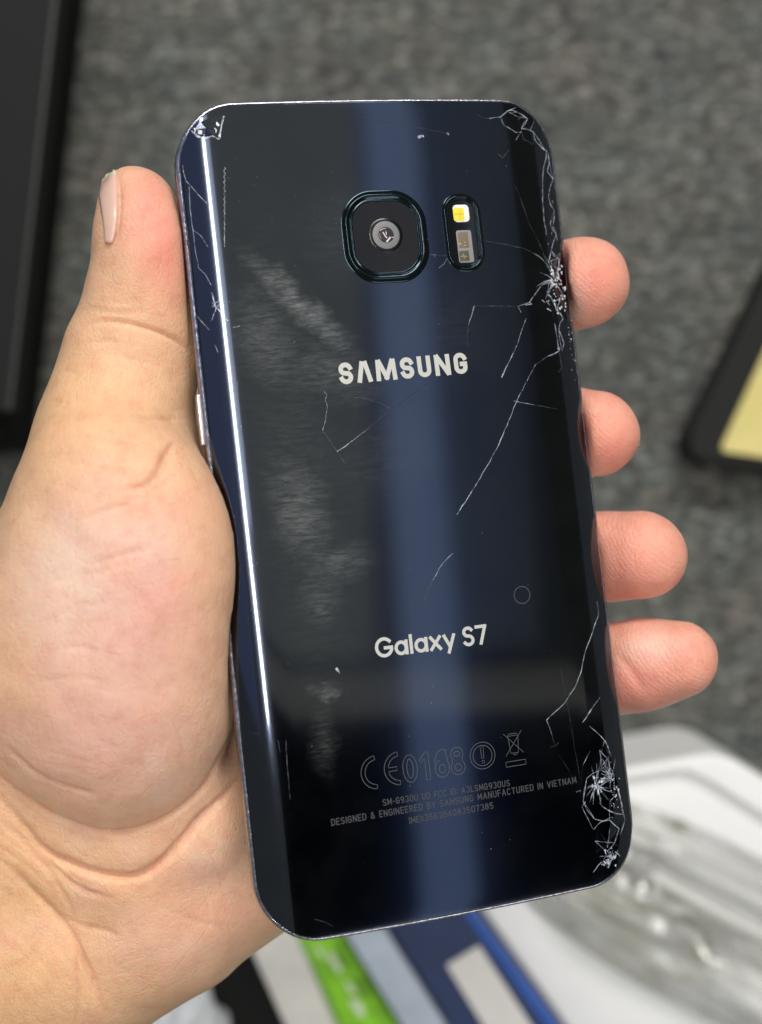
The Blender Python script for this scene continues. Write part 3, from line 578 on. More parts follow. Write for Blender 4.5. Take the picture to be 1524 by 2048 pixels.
B1 = [  # bright cracks: points, width mm
 ([(1052, 637), (1036, 685), (1020, 720), (1003, 755)], [0.06, 0.10, 0.13, 0.24]),
 ([(1119, 701), (1108, 708), (1094, 713)], 0.16),
 ([(1071, 729), (1054, 762), (1036, 796), (1017, 842), (998, 888), (976, 929), (945, 980), (914, 1029)], [0.08, 0.14, 0.16, 0.14, 0.15, 0.15, 0.17, 0.18]),
 ([(1097, 561), (1086, 569), (1078, 577), (1067, 592), (1059, 605), (1036, 613)], 0.13), ([(1059, 605), (1064, 608), (1050, 610)], 0.14),
 ([(1036, 613), (1042, 625)], 0.08), ([(1106, 625), (1109, 645), (1113, 669), (1117, 701)], 0.14), ([(1090, 605), (1084, 600)], 0.2), ([(1094, 617), (1102, 622)], 0.25),
 ([(1100, 536), (1088, 522), (1078, 513), (1068, 507)], 0.08),
 ([(979, 237), (1001, 234), (1015, 222), (1032, 215)], 0.12), ([(1001, 234), (1008, 251), (1032, 265), (1052, 263), (1059, 254), (1057, 240), (1054, 224)], 0.12),
 ([(1032, 280), (1039, 268)], 0.10), ([(1066, 258), (1069, 275), (1074, 289), (1093, 302)], 0.14), ([(1060, 250), (1066, 262), (1072, 280)], 0.1),
 ([(1093, 302), (1092, 318), (1087, 335), (1085, 360), (1085, 400), (1088, 440), (1096, 485), (1104, 530)], [0.25, 0.2, 0.14, 0.16, 0.14, 0.16, 0.16, 0.2]),
 ([(1110, 530), (1103, 500), (1101, 478), (1106, 450), (1110, 425), (1103, 390)], 0.12), ([(1118, 535), (1117, 500), (1113, 470)], 0.16),
 ([(1194, 1203), (1196, 1215), (1197, 1229)], 0.16), ([(1197, 1229), (1184, 1267), (1176, 1288), (1169, 1308)], [0.12, 0.2, 0.22, 0.14]), ([(1169, 1308), (1161, 1347), (1149, 1376)], 0.13), ([(1149, 1376), (1130, 1405), (1112, 1422), (1093, 1440)], [0.14, 0.26, 0.16, 0.16]),
 ([(1093, 1440), (1099, 1455), (1104, 1470)], 0.10), ([(1200, 1395), (1190, 1408), (1178, 1426), (1165, 1445)], [0.08, 0.18, 0.26, 0.1]),
 ([(1178, 1452), (1196, 1467), (1211, 1484), (1222, 1511)], [0.05, 0.14, 0.18, 0.1]), ([(1208, 1484), (1200, 1510), (1193, 1534)], 0.12),
 ([(1219, 1514), (1225, 1540), (1234, 1572), (1241, 1600), (1247, 1628)], 0.22), ([(1247, 1628), (1250, 1640), (1243, 1662), (1235, 1684)], 0.14),
 ([(1231, 1552), (1230, 1580), (1228, 1616)], 0.14), ([(1196, 1602), (1206, 1614), (1219, 1622), (1232, 1627), (1246, 1629)], [0.08, 0.14, 0.22, 0.3, 0.14]),
 ([(1152, 1584), (1164, 1580), (1175, 1581), (1182, 1590), (1172, 1602), (1164, 1613)], 0.14), ([(1164, 1613), (1175, 1636), (1187, 1660)], 0.09), ([(1187, 1660), (1200, 1645), (1222, 1634)], 0.09),
 ([(1225, 1634), (1219, 1660), (1216, 1684)], 0.10), ([(1186, 1745), (1197, 1730), (1210, 1718), (1216, 1700)], 0.16), ([(1203, 1692), (1214, 1690), (1228, 1700), (1240, 1712)], 0.16), ([(1216, 1736), (1222, 1722), (1236, 1706), (1231, 1688)], 0.16), ([(1228, 1700), (1222, 1722), (1208, 1716)], 0.2),
 ([(365, 330), (367, 345), (372, 362), (380, 370), (398, 391), (414, 407)], 0.10), ([(378, 373), (379, 395), (380, 417), (383, 440), (386, 460), (390, 496), (397, 536), (411, 549), (422, 570)], 0.10),
 ([(387, 461), (403, 473), (416, 494)], 0.08), ([(393, 631), (405, 645), (419, 660)], 0.08), ([(432, 618), (425, 590), (423, 585)], 0.2), ([(432, 618), (424, 640), (421, 642)], 0.16), ([(432, 612), (445, 628), (456, 642)], 0.14), ([(428, 608), (440, 600), (437, 590)], 0.16), ([(430, 610), (445, 632)], 0.1),
 ([(648, 783), (654, 790), (650, 800), (655, 812), (651, 840), (645, 861)], 0.10), ([(674, 903), (690, 893), (711, 877), (732, 861)], [0.16, 0.16, 0.13, 0.06]),
 ([(905, 1107), (890, 1122), (878, 1137), (866, 1160)], 0.12), ([(948, 612), (943, 632), (937, 650)], 0.1), ([(861, 509), (872, 510)], 0.08), ([(878, 536), (888, 528), (894, 517)], 0.06),
 ([(1027, 802), (1045, 806), (1068, 810)], 0.08), ([(836, 275), (843, 272), (848, 273)], 0.5), ([(893, 266), (898, 269)], 0.5), ([(672, 1336), (676, 1342)], 0.7), ([(677, 1342), (679, 1347)], 0.35),
 ([(430, 690), (436, 705)], 0.1), ([(466, 655), (480, 652)], 0.12),
]
B2 = [  # faint cracks
 ([(732, 861), (744, 850), (782, 819), (800, 806)], 0.12),
 ([(1036, 613), (995, 612), (948, 612)], 0.07), ([(937, 650), (934, 675), (936, 690)], 0.07), ([(1068, 507), (1046, 496), (1005, 488), (957, 479)], 0.07),
 ([(1100, 542), (1078, 485), (1059, 450), (1042, 400), (1030, 370)], 0.06), ([(953, 229), (965, 236), (979, 237)], 0.07), ([(993, 306), (1006, 316), (1018, 301)], 0.1),
 ([(1068, 810), (1095, 815), (1116, 818)], 0.08), ([(1104, 1470), (1110, 1492), (1100, 1494)], 0.1), ([(1110, 1492), (1117, 1485)], 0.1), ([(1117, 701), (1124, 735), (1117, 745)], 0.09),
 ([(645, 861), (667, 891), (674, 903), (690, 928)], 0.08), ([(697, 793), (734, 798), (765, 808), (784, 819)], 0.08), ([(711, 877), (744, 850)], 0.11), ([(866, 1160), (856, 1180), (846, 1207)], 0.09),
 ([(1094, 713), (1071, 729)], 0.09), ([(1117, 1508), (1150, 1560)], 0.03), ([(630, 1838), (650, 1844), (665, 1852)], 0.1), ([(872, 510), (892, 512)], 0.05), ([(475, 760), (478, 830), (490, 900)], 0.06),
 ([(500, 1465), (520, 1468)], 0.06), ([(572, 1480), (575, 1540), (580, 1600)], 0.1), ([(1160, 1560), (1140, 1440), (1120, 1330)], 0.04),
]
B3 = [([(856, 766), (841, 777), (810, 799), (782, 819), (744, 850), (730, 862)], 0.17), ([(728, 234), (800, 249), (870, 262), (895, 267)], 0.17), ([(556, 1480), (560, 1505)], 0.1)]
for L, mm_ in ((B1, m_crk), (B2, m_fnt), (B3, m_drk)):
    for pts, wd in L:
        # a little natural jitter between the traced points
        Q = []; WW = []
        for i in range(len(pts) - 1):
            a, b = pts[i], pts[i + 1]; k = max(1, int(math.hypot(b[0] - a[0], b[1] - a[1]) / 9))
            wa = wd[i] if isinstance(wd, list) else wd; wb = wd[i + 1] if isinstance(wd, list) else wd
            for j in range(k):
                t = j / k; jj = 0.7 if j else 0
                Q.append((a[0] + (b[0] - a[0]) * t + random.uniform(-jj, jj), a[1] + (b[1] - a[1]) * t + random.uniform(-jj, jj))); WW.append((wa + (wb - wa) * t) * random.uniform(0.4, 1.1))
        Q.append(pts[-1]); WW.append((wd[-1] if isinstance(wd, list) else wd) * 0.6)
        ribbon('crack' if mm_ is not m_drk else 'scratch', [(Q, WW)], mm_, phone, lift=0.025)
# star bursts of fine cracks
def burst(cx_, cy_, n, l0, l1, wd, asp=1.0, a0=0, a1=360):
    P = []
    for k in range(n):
        a = R(random.uniform(a0, a1)); L = random.uniform(l0, l1); s = random.uniform(0, 0.25) * L
        x, y = cx_ + random.uniform(-3, 3), cy_ + random.uniform(-4, 4)
        P.append(([(x + s * math.cos(a), y + s * math.sin(a) * asp), (x + L * .5 * math.cos(a + .08), y + L * .5 * math.sin(a + .08) * asp), (x + L * math.cos(a), y + L * math.sin(a) * asp)], [wd, wd * 0.8, wd * 0.2]))
    return ribbon('crack_star', P, m_crk, phone, lift=0.23)
# loose facets of the broken glass: small tilted pieces of the same glass
def facets(cx_, cy_, ring, lift=0.05, tl=0.16):
    c = loc(cx_, cy_); P = [loc(*q_) for q_ in ring]; n_ = len(P)
    for i in range(n_ - 1):
        tri = [c, P[i], P[i + 1]]; g_ = sum(tri, Vector()) / 3; V = []
        for t_ in tri:
            q_ = t_.lerp(g_, 0.05); V.append(Vector((q_.x, q_.y, gz(q_.x, q_.y) + lift + random.uniform(0, tl))))
        V += [v_ - Vector((0, 0, 0.35)) for v_ in V]
        new_obj('glass_fragment', [v_ * MM for v_ in V], [(0, 1, 2), (0, 3, 4, 1), (1, 4, 5, 2), (2, 5, 3, 0)], m_gl, phone, smooth=False)
facets(1192, 1569, [(1165, 1530), (1180, 1500), (1205, 1490), (1224, 1520), (1236, 1572), (1228, 1612), (1200, 1605), (1176, 1612), (1160, 1585), (1165, 1530)])
facets(1215, 1690, [(1195, 1655), (1222, 1634), (1243, 1640), (1238, 1690), (1226, 1722), (1205, 1728), (1192, 1705), (1195, 1655)])
facets(1060, 262, [(1036, 240), (1050, 222), (1068, 240), (1080, 268), (1088, 296), (1066, 290), (1046, 278), (1036, 240)])
facets(1100, 470, [(1090, 400), (1096, 330), (1108, 380), (1118, 450), (1122, 520), (1106, 532), (1094, 500), (1090, 400)], tl=0.12)
facets(1112, 600, [(1092, 580), (1100, 545), (1120, 540), (1130, 590), (1134, 640), (1118, 670), (1106, 640), (1092, 580)], tl=0.2)
facets(412, 258, [(386, 262), (400, 244), (424, 234), (444, 232), (440, 262), (425, 270), (402, 274), (386, 262)], tl=0.3)
burst(1192, 1569, 30, 10, 42, 0.12, 1.1); burst(1222, 1716, 18, 6, 24, 0.13, 0.9, 90, 330); burst(432, 612, 8, 4, 15, 0.10, 1.4); burst(1221, 1560, 14, 10, 34, 0.14, 1.6, 60, 300)
burst(1108, 560, 16, 8, 40, 0.12, 1.6, 90, 300)
# connected web along the right edge and in the lower corner
def web(nodes, n_link, wd, jit=6):
    P = []
    N_ = [(x + random.uniform(-jit, jit), y + random.uniform(-jit, jit)) for x, y in nodes]
    for k, a in enumerate(N_):
        near = sorted(N_, key=lambda q_: (q_[0] - a[0]) ** 2 + (q_[1] - a[1]) ** 2)[1:1 + n_link]
        for b in near:
            mx_ = ((a[0] + b[0]) / 2 + random.uniform(-3, 3), (a[1] + b[1]) / 2 + random.uniform(-4, 4)); P.append(([a, mx_, b], [wd * random.uniform(.3, 1.2) for _ in range(3)]))
    return ribbon('crack_web', P, m_crk, phone, lift=0.22)
web([(1098, 310), (1092, 345), (1104, 360), (1098, 395), (1110, 420), (1099, 450), (1112, 470), (1104, 500), (1116, 515), (1096, 525), (1122, 545)], 2, 0.09, 3)
web([(1100, 560), (1092, 590), (1108, 600), (1124, 590), (1115, 625), (1128, 640), (1118, 660), (1131, 690), (1122, 705)], 2, 0.10, 4)
web([(1200, 1500), (1215, 1520), (1205, 1545), (1222, 1545), (1232, 1590), (1215, 1600), (1222, 1640), (1238, 1660), (1228, 1690), (1210, 1700), (1200, 1725), (1225, 1720), (1175, 1560), (1170, 1600), (1185, 1640), (1192, 1680)], 2, 0.08, 5)
web([(1010, 225), (1035, 225), (1052, 238), (1045, 262), (1068, 262), (1075, 285), (1090, 300)], 2, 0.09, 4)
# squiggled scuff line beside the left highlight
Q = [(449 + 2.2 * math.sin(k * 1.9) * (1 - k / 60), 334 + k * 3.4) for k in range(48)]
ribbon('scuff', [(Q, 0.09)], m_crk, phone, lift=0.025)
# crushed glass: small shards standing on the surface
m_sh = mat('glass_shard', (0.72, 0.74, 0.78), 0.3, 0.0)
def shards(boxes, smin, smax, lift=0.18, m_=m_sh, tilt=0.6):
    for (x0, y0, x1, y1, n) in boxes:
        for k in range(n):
            c = loc(random.uniform(x0, x1), random.uniform(y0, y1)); s = random.uniform(smin, smax)
            xx = max(-HW + .7, min(HW - .7, c.x)); yy = max(-HH + .6, min(HH - .6, c.y)); z = gz(xx, yy) + lift
            a = random.uniform(0, 6.28); P = []
            for q_ in range(random.choice((3, 4))):
                t = a + q_ * 2.0 + random.uniform(-.4, .4); r_ = s * random.uniform(.5, 1.1)
                P.append(Vector((xx + r_ * math.cos(t) * 0.6, yy + r_ * math.sin(t), z + random.uniform(0, tilt) * s)))
            base = Vector((xx, yy, z - 0.15)); V = [p_ * MM for p_ in P] + [base * MM]; n_ = len(P)
            new_obj('glass_shard', V, [tuple(range(n_))] + [(i, n_, (i + 1) % n_) for i in range(n_)], m_, phone, smooth=False)
shards([(1101, 533, 1122, 575, 34), (1106, 570, 1130, 628, 30)], 0.14, 0.45)
shards([(388, 246, 440, 274, 14)], 0.25, 0.8, tilt=0.5)
shards([(1136, 640, 1143, 700, 10), (1142, 700, 1150, 790, 6), (1090, 598, 1100, 618, 5), (1114, 695, 1119, 705, 4)], 0.08, 0.22)
shards([(1205, 1690, 1238, 1735, 18), (1183, 1550, 1203, 1585, 18), (1220, 1550, 1238, 1625, 16)], 0.12, 0.40, tilt=0.5)
m_df = mat('dust', (0.6, 0.6, 0.58), 0.8)
shards([(470, 300, 1050, 700, 26), (560, 900, 1150, 1750, 26), (450, 300, 520, 1300, 14)], 0.05, 0.11, 0.01, m_df, 0.2)
# chipped top left corner: pale facets and rim chips
ribbon('crack', [([(383, 262), (395, 273), (410, 277), (425, 272), (438, 279)], [0.2, 0.4, 0.25, 0.3, 0.2])], m_crk, phone, lift=0.06)
ribbon('crack', [([(448, 232), (443, 250), (438, 279)], [0.3, 0.25, 0.3])], m_crk, phone, lift=0.06)

# ------------------------------------------------------------------ hand
def HP(px, py, d): return np.array([(px - 762) / F * d, -(py - 1024) / F * d, CAMZ - d], 'f')
VX = 0.85
lo = np.array([-112, -108, 190], 'f'); hi = np.array([68, 66, 290], 'f')
nx, ny, nz = [int(v_) for v_ in np.ceil((hi - lo) / VX)]
gx = (lo[0] + VX * np.arange(nx, dtype='f'))[:, None, None]; gy = (lo[1] + VX * np.arange(ny, dtype='f'))[None, :, None]; gzz = (lo[2] + VX * np.arange(nz, dtype='f'))[None, None, :]
def sub(c0, c1, pad):
    a_ = np.clip(((np.minimum(c0, c1) - pad - lo) / VX).astype(int), 0, [nx, ny, nz]); b_ = np.clip(((np.maximum(c0, c1) + pad - lo) / VX).astype(int) + 1, 0, [nx, ny, nz])
    return tuple(slice(a_[i], b_[i]) for i in range(3))
fld = np.full((nx, ny, nz), 30.0, 'f')
def smin(a_, b_, k):
    h = np.maximum(k - np.abs(a_ - b_), 0) / k
    return np.minimum(a_, b_) - h * h * k * 0.25
def capsule(A, B, ra, rb, k=4.0, target=None):
    A = HP(*A); B = HP(*B); s = sub(A, B, max(ra, rb) + 14)
    X, Y, Z = gx[s[0]], gy[:, s[1]], gzz[:, :, s[2]]
    AB = B - A; L2 = float(AB @ AB)
    t = np.clip(((X - A[0]) * AB[0] + (Y - A[1]) * AB[1] + (Z - A[2]) * AB[2]) / L2, 0, 1)
    dd = np.sqrt((X - A[0] - t * AB[0]) ** 2 + (Y - A[1] - t * AB[1]) ** 2 + (Z - A[2] - t * AB[2]) ** 2) - (ra + (rb - ra) * t)
    f_ = fld if target is None else target
    f_[s] = smin(f_[s], dd, k)
def ellip(Cn, rad, k=5.0, rz=0.0, ry=0.0, target=None):
    Cn = HP(*Cn); rad = np.array(rad, 'f'); s = sub(Cn, Cn, float(rad.max()) + 14)
    X, Y, Z = gx[s[0]] - Cn[0], gy[:, s[1]] - Cn[1], gzz[:, :, s[2]] - Cn[2]
    c_, s_ = math.cos(R(rz)), math.sin(R(rz)); x = c_ * X + s_ * Y; y = -s_ * X + c_ * Y
    c_, s_ = math.cos(R(ry)), math.sin(R(ry)); x2 = c_ * x - s_ * Z; z2 = s_ * x + c_ * Z
    k0 = np.sqrt((x2 / rad[0]) ** 2 + (y / rad[1]) ** 2 + (z2 / rad[2]) ** 2)
    k1 = np.sqrt((x2 / rad[0] ** 2) ** 2 + (y / rad[1] ** 2) ** 2 + (z2 / rad[2] ** 2) ** 2) + 1e-6
    dd = k0 * (k0 - 1) / k1
    f_ = fld if target is None else target
    f_[s] = smin(f_[s], dd, k)
def chain(pts, k=4.0):
    for (a_, b_) in zip(pts[:-1], pts[1:]): capsule(a_[:3], b_[:3], a_[3], b_[3], k)
# palm behind the phone
ellip((560, 1180, 268), (36, 46, 11), 6, 8)
chain([(640, 780, 264, 9.5), (480, 985, 264, 11), (300, 1120, 254, 12)], 5)
chain([(560, 1200, 266, 10), (620, 1420, 262, 13), (470, 1640, 252, 17)], 8)
# fingers, tip to knuckle
chain([(1166, 568, 243, 7.9), (1105, 580, 248, 8.2), (980, 590, 262, 8.2), (800, 640, 270, 8.8), (620, 740, 265, 9.6)], 3)
ellip((1172, 560, 242), (7.3, 7.6, 7.2), 3)
chain([(1194, 868, 243, 8.0), (1120, 866, 249, 8.5), (1000, 862, 262, 8.6), (800, 860, 274, 9.2), (600, 880, 268, 10)], 3)
chain([(1283, 1110, 241, 8.3), (1205, 1113, 246, 8.0), (1060, 1110, 260, 8.6), (840, 1080, 274, 9.2), (600, 1040, 268, 10)], 3)
chain([(1360, 1318, 240, 7.0), (1290, 1328, 243, 8.0), (1215, 1340, 247, 8.0), (1060, 1330, 260, 8.2), (860, 1290, 272, 8.8), (620, 1200, 268, 9.6)], 3)
# thumb
chain([(267, 400, 225, 5.8), (285, 470, 225, 6.9), (292, 545, 226, 7.9), (280, 650, 227, 9.1)], 5)
ellip((300, 520, 223), (6.6, 12, 7.5), 5, 4)
chain([(280, 650, 227, 9.2), (256, 745, 228, 10.6), (236, 850, 228, 11.0), (230, 960, 226, 12.8)], 6)
ellip((234, 985, 220), (12.4, 18, 14), 8, 20)
chain([(230, 960, 230, 12.8), (198, 1110, 230, 16.5), (130, 1300, 233, 21), (60, 1560, 242, 22)], 8)
# thenar mound
ellip((226, 1225, 217), (19.6, 28.5, 14.5), 9, -4)
ellip((302, 1090, 215), (12.4, 17.0, 10), 7, 10)
ellip((244, 1410, 224), (18.6, 22, 14.5), 10, 10)
# inner fold, heel of the hand, wrist
chain([(440, 1540, 241, 9), (370, 1640, 234, 12), (240, 1690, 234, 14), (60, 1640, 236, 17)], 7)
chain([(590, 1500, 250, 14), (456, 1678, 248, 19.5), (300, 1765, 244, 21.5), (133, 1850, 244, 23), (-200, 2030, 250, 26)], 3.5)
chain([(60, 1560, 242, 22), (-60, 1800, 244, 25), (-250, 2060, 248, 27)], 6)
# skin is pressed flat where it meets the phone
P0 = np.array(PT) / MM; RM = np.array(PR)
Xr = gx - P0[0]; Yr = gy - P0[1]; Zr = gzz - P0[2]
lx = Xr * RM[0, 0] + Yr * RM[1, 0] + Zr * RM[2, 0]; ly = Xr * RM[0, 1] + Yr * RM[1, 1] + Zr * RM[2, 1]; lz = Xr * RM[0, 2] + Yr * RM[1, 2] + Zr * RM[2, 2] + 1.45
qx = np.abs(lx) - (34.9 - 2.6); qy = np.abs(ly) - (71.6 - 2.6); qz = np.abs(lz) - (3.95 - 2.6)
box = np.sqrt(np.maximum(qx, 0) ** 2 + np.maximum(qy, 0) ** 2 + np.maximum(qz, 0) ** 2) + np.minimum(np.maximum(np.maximum(qx, qy), qz), 0) - 2.6 - 0.12
del Xr, Yr, Zr, lx, ly, lz, qx, qy, qz
h_ = np.maximum(1.2 - np.abs(fld + box), 0) / 1.2
fld = np.maximum(fld, -box) + h_ * h_ * 1.2 * 0.25
import openvdb
gr = openvdb.FloatGrid(); gr.background = 30.0; gr.copyFromArray(fld.astype('f'))
pts, quads = gr.convertToQuads(0.0)
pts = np.asarray(pts, 'f') * VX + lo
me = bpy.data.meshes.new('hand_low'); me.from_pydata((pts * MM).tolist(), [], np.asarray(quads).tolist())
bm = bmesh.new(); bm.from_mesh(me); bmesh.ops.recalc_face_normals(bm, faces=bm.faces[:])
# keep the largest connected piece
seen = set(); best = []
for v_ in bm.verts:
    if v_.index in seen: continue
    st = [v_]; seen.add(v_.index); grp = []
    while st:
        q_ = st.pop(); grp.append(q_)
        for e_ in q_.link_edges:
            o_ = e_.other_vert(q_)
            if o_.index not in seen: seen.add(o_.index); st.append(o_)
    if len(grp) > len(best): best = grp
keep = set(v_.index for v_ in best); bmesh.ops.delete(bm, geom=[v_ for v_ in bm.verts if v_.index not in keep], context='VERTS')
for _ in range(3): bmesh.ops.smooth_vert(bm, verts=bm.verts[:], factor=0.5, use_axis_x=True, use_axis_y=True, use_axis_z=True)
bm.to_mesh(me); bm.free()
tmp = bpy.data.objects.new('tmp', me); C.objects.link(tmp); sb = tmp.modifiers.new('s', 'SUBSURF'); sb.levels = 1; sb.render_levels = 1
hme = bpy.data.meshes.new_from_object(tmp.evaluated_get(bpy.context.evaluated_depsgraph_get())); bpy.data.objects.remove(tmp)
n = len(hme.vertices); co = np.empty(n * 3, 'f'); hme.vertices.foreach_get('co', co); co = co.reshape(-1, 3); no = np.empty(n * 3, 'f'); hme.vertex_normals.foreach_get('vector', no); no = no.reshape(-1, 3)
dep = CAMZ * MM - co[:, 2]; px = 762 + F * co[:, 0] / dep; py = 1024 - F * co[:, 1] / dep
front = np.clip(no[:, 2] * 3 + 0.6, 0, 1)
disp = np.zeros(n, 'f')
def poly_dist(pl):
    best = np.full(n, 1e9, 'f'); tt = np.zeros(n, 'f'); tot_ = 0; Ls = [math.hypot(b[0] - a[0], b[1] - a[1]) for a, b in zip(pl[:-1], pl[1:])]; S_ = sum(Ls)
    for (a, b), L in zip(zip(pl[:-1], pl[1:]), Ls):
        t = np.clip(((px - a[0]) * (b[0] - a[0]) + (py - a[1]) * (b[1] - a[1])) / (L * L), 0, 1)
        d_ = np.hypot(px - a[0] - t * (b[0] - a[0]), py - a[1] - t * (b[1] - a[1])); mk = d_ < best; best[mk] = d_[mk]; tt[mk] = (tot_ + t[mk] * L) / S_; tot_ += L
    return best, tt
def smooth_poly(pl, it=2):
    for _ in range(it):
        o = [pl[0]]
        for a, b in zip(pl[:-1], pl[1:]): o += [(a[0] * .75 + b[0] * .25, a[1] * .75 + b[1] * .25), (a[0] * .25 + b[0] * .75, a[1] * .25 + b[1] * .75)]
        pl = o + [pl[-1]]
    return pl
CREASE = [ ([(236, 341), (238, 385), (238, 420), (234, 460), (224, 489)], 0.45, 4),
 ([(80, 1180), (140, 1150), (210, 1140)], 0.12, 4), ([(90, 1240), (150, 1215), (230, 1200)], 0.10, 4), ([(60, 1370), (140, 1350), (220, 1365)], 0.12, 5), ([(330, 1420), (360, 1470), (370, 1530)], 0.12, 6), ([(380, 1650), (430, 1720), (450, 1800)], 0.12, 6), ([(300, 1800), (400, 1850), (480, 1850)], 0.12, 6), ([(205, 600), (240, 605), (280, 600)], 0.1, 4), ([(190, 700), (260, 715), (330, 735)], 0.12, 4), ([(150, 870), (230, 880), (300, 890)], 0.12, 5), ([(120, 920), (200, 935), (270, 940)], 0.12, 5),  # polyline, depth mm, width px
 ([(0, 1551), (42, 1589), (118, 1643), (202, 1668), (273, 1666), (328, 1643), (378, 1610), (420, 1568), (445, 1513), (466, 1463)], 0.75, 6),
 ([(0, 1593), (46, 1652), (88, 1706), (160, 1740), (235, 1759), (294, 1754), (349, 1702), (399, 1643), (441, 1605), (475, 1555)], 1.3, 9),
 ([(0, 1719), (63, 1782), (109, 1824), (155, 1887), (181, 1954), (210, 2017)], 0.7, 7), ([(20, 1650), (90, 1720), (150, 1780), (230, 1800)], 0.35, 7),
 ([(0, 1640), (60, 1700), (110, 1760), (150, 1830)], 0.3, 5), ([(110, 1824), (150, 1850), (240, 1870)], 0.25, 6), ([(150, 1900), (160, 1990), (150, 2060)], 0.3, 6), ([(0, 1480), (60, 1540), (110, 1570), (200, 1590)], 0.25, 6),
 ([(160, 652), (205, 640), (250, 645), (287, 654), (321, 665), (356, 681), (384, 708)], 0.6, 6), ([(175, 615), (240, 628), (290, 622)], 0.2, 6), ([(155, 690), (200, 680), (240, 684)], 0.2, 6),
 ([(262, 831), (308, 833), (362, 838)], 0.4, 5), ([(239, 978), (280, 975), (308, 960), (328, 925), (345, 888)], 0.6, 9), ([(255, 1000), (300, 985), (345, 950)], 0.25, 7), ([(310, 940), (335, 905), (350, 880)], 0.3, 8),
 ([(176, 1129), (220, 1118), (312, 1092)], 0.25, 4), ([(160, 1040), (200, 1022), (257, 1008)], 0.3, 5), ([(100, 1300), (160, 1290), (200, 1306)], 0.15, 5),
 ([(1228, 1300), (1262, 1340), (1290, 1390)], 0.25, 12), ([(120, 740), (160, 745)], 0.15, 5), ([(95, 800), (140, 806)], 0.15, 5),
]
for pl, dp, wd in CREASE:
    d_, t = poly_dist(smooth_poly(pl)); fade = np.clip(np.minimum(t * 3.5, (1 - t) * 6), 0.1, 1)
    disp -= 1.45 * dp * fade * (0.8 * np.exp(-(d_ / (wd * .8)) ** 2) + 0.25 * np.exp(-(d_ / (3 * wd)) ** 2))
# fine wrinkles: many short shallow lines, joined fields of noise
def fine(cx_, cy_, sx, sy, ang_, wl, amp):
    a = R(ang_); u = (px - cx_) * math.cos(a) + (py - cy_) * math.sin(a); v_ = -(px - cx_) * math.sin(a) + (py - cy_) * math.cos(a)
    m_ = np.exp(-((px - cx_) / sx) ** 2 - ((py - cy_) / sy) ** 2)
    ph = v_ / wl * 2 * math.pi + 1.7 * np.sin(u / (wl * 5)) + 1.2 * np.sin(u / (wl * 2.3) + v_ / (wl * 3.1))
    gate = 0.5 + 0.5 * np.sin(u / (wl * 3.7) + 2 * np.sin(v_ / (wl * 2.9)))
    return -amp * m_ * gate * np.clip(np.sin(ph), 0, 1) ** 3
disp += fine(60, 1680, 130, 150, 42, 22, 0.22) + fine(220, 1080, 150, 90, -12, 26, 0.10) + fine(300, 800, 90, 90, 4, 16, 0.08) + fine(230, 660, 70, 50, 6, 12, 0.14) + fine(180, 1930, 120, 120, 60, 24, 0.16) + fine(330, 930, 60, 50, -40, 14, 0.12) + fine(120, 1480, 110, 90, 20, 24, 0.08)
# soft lumps
disp += 0.16 * np.sin(co[:, 0] * 330 + 2 * np.sin(co[:, 1] * 210)) * np.sin(co[:, 1] * 290 + 1.5 * np.sin(co[:, 0] * 260))
co2 = co + no * (disp * front)[:, None] * MM
hme.vertices.foreach_set('co', co2.ravel())
# skin colour, with palm highlight and crease shade painted in
def blob(cx_, cy_, sx, sy, ang_=0):
    a = R(ang_); u = (px - cx_) * math.cos(a) + (py - cy_) * math.sin(a); v_ = -(px - cx_) * math.sin(a) + (py - cy_) * math.cos(a)
    return np.exp(-(u / sx) ** 2 - (v_ / sy) ** 2)
tan = np.array([0.90, 0.55, 0.345]); pink = np.array([0.95, 0.46, 0.345]); pale = np.array([0.95, 0.70, 0.58]); red = np.array([0.90, 0.31, 0.24]); rose = np.array([0.90, 0.53, 0.50])
colr = np.tile(tan, (n, 1))
def paint(c, w_): 
    global colr
    w_ = np.clip(w_, 0, 1)[:, None]; colr = colr * (1 - w_) + c * w_
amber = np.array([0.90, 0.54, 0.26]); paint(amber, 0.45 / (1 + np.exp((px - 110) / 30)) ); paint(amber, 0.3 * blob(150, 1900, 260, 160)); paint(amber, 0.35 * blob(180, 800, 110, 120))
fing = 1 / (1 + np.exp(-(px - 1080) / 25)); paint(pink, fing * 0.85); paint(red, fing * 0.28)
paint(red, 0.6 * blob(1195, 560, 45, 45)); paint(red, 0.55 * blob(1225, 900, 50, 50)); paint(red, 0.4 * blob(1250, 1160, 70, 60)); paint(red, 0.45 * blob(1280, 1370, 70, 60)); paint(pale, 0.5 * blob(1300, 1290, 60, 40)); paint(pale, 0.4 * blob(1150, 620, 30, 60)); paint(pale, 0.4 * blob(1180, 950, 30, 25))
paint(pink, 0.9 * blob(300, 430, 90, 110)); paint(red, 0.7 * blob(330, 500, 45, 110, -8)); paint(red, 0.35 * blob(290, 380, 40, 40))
paint(pink, 0.5 * blob(260, 1150, 150, 130)); paint(rose, 0.55 * blob(220, 1270, 190, 200)); paint(rose, 0.45 * blob(200, 1500, 260, 120)); paint(red, 0.18 * blob(300, 1220, 60, 80)); paint(pale, 0.75 * blob(130, 1160, 110, 140)); paint(pale, 0.4 * blob(270, 1090, 90, 60)); paint(pink, 0.35 * blob(330, 1010, 80, 50))  # pale blobs paint the palm highlight into the skin colour
paint(pink, 0.45 * blob(420, 1790, 130, 80)); paint(rose, 0.3 * blob(330, 1900, 160, 60)); paint(pale, 0.35 * blob(430, 1720, 70, 60))
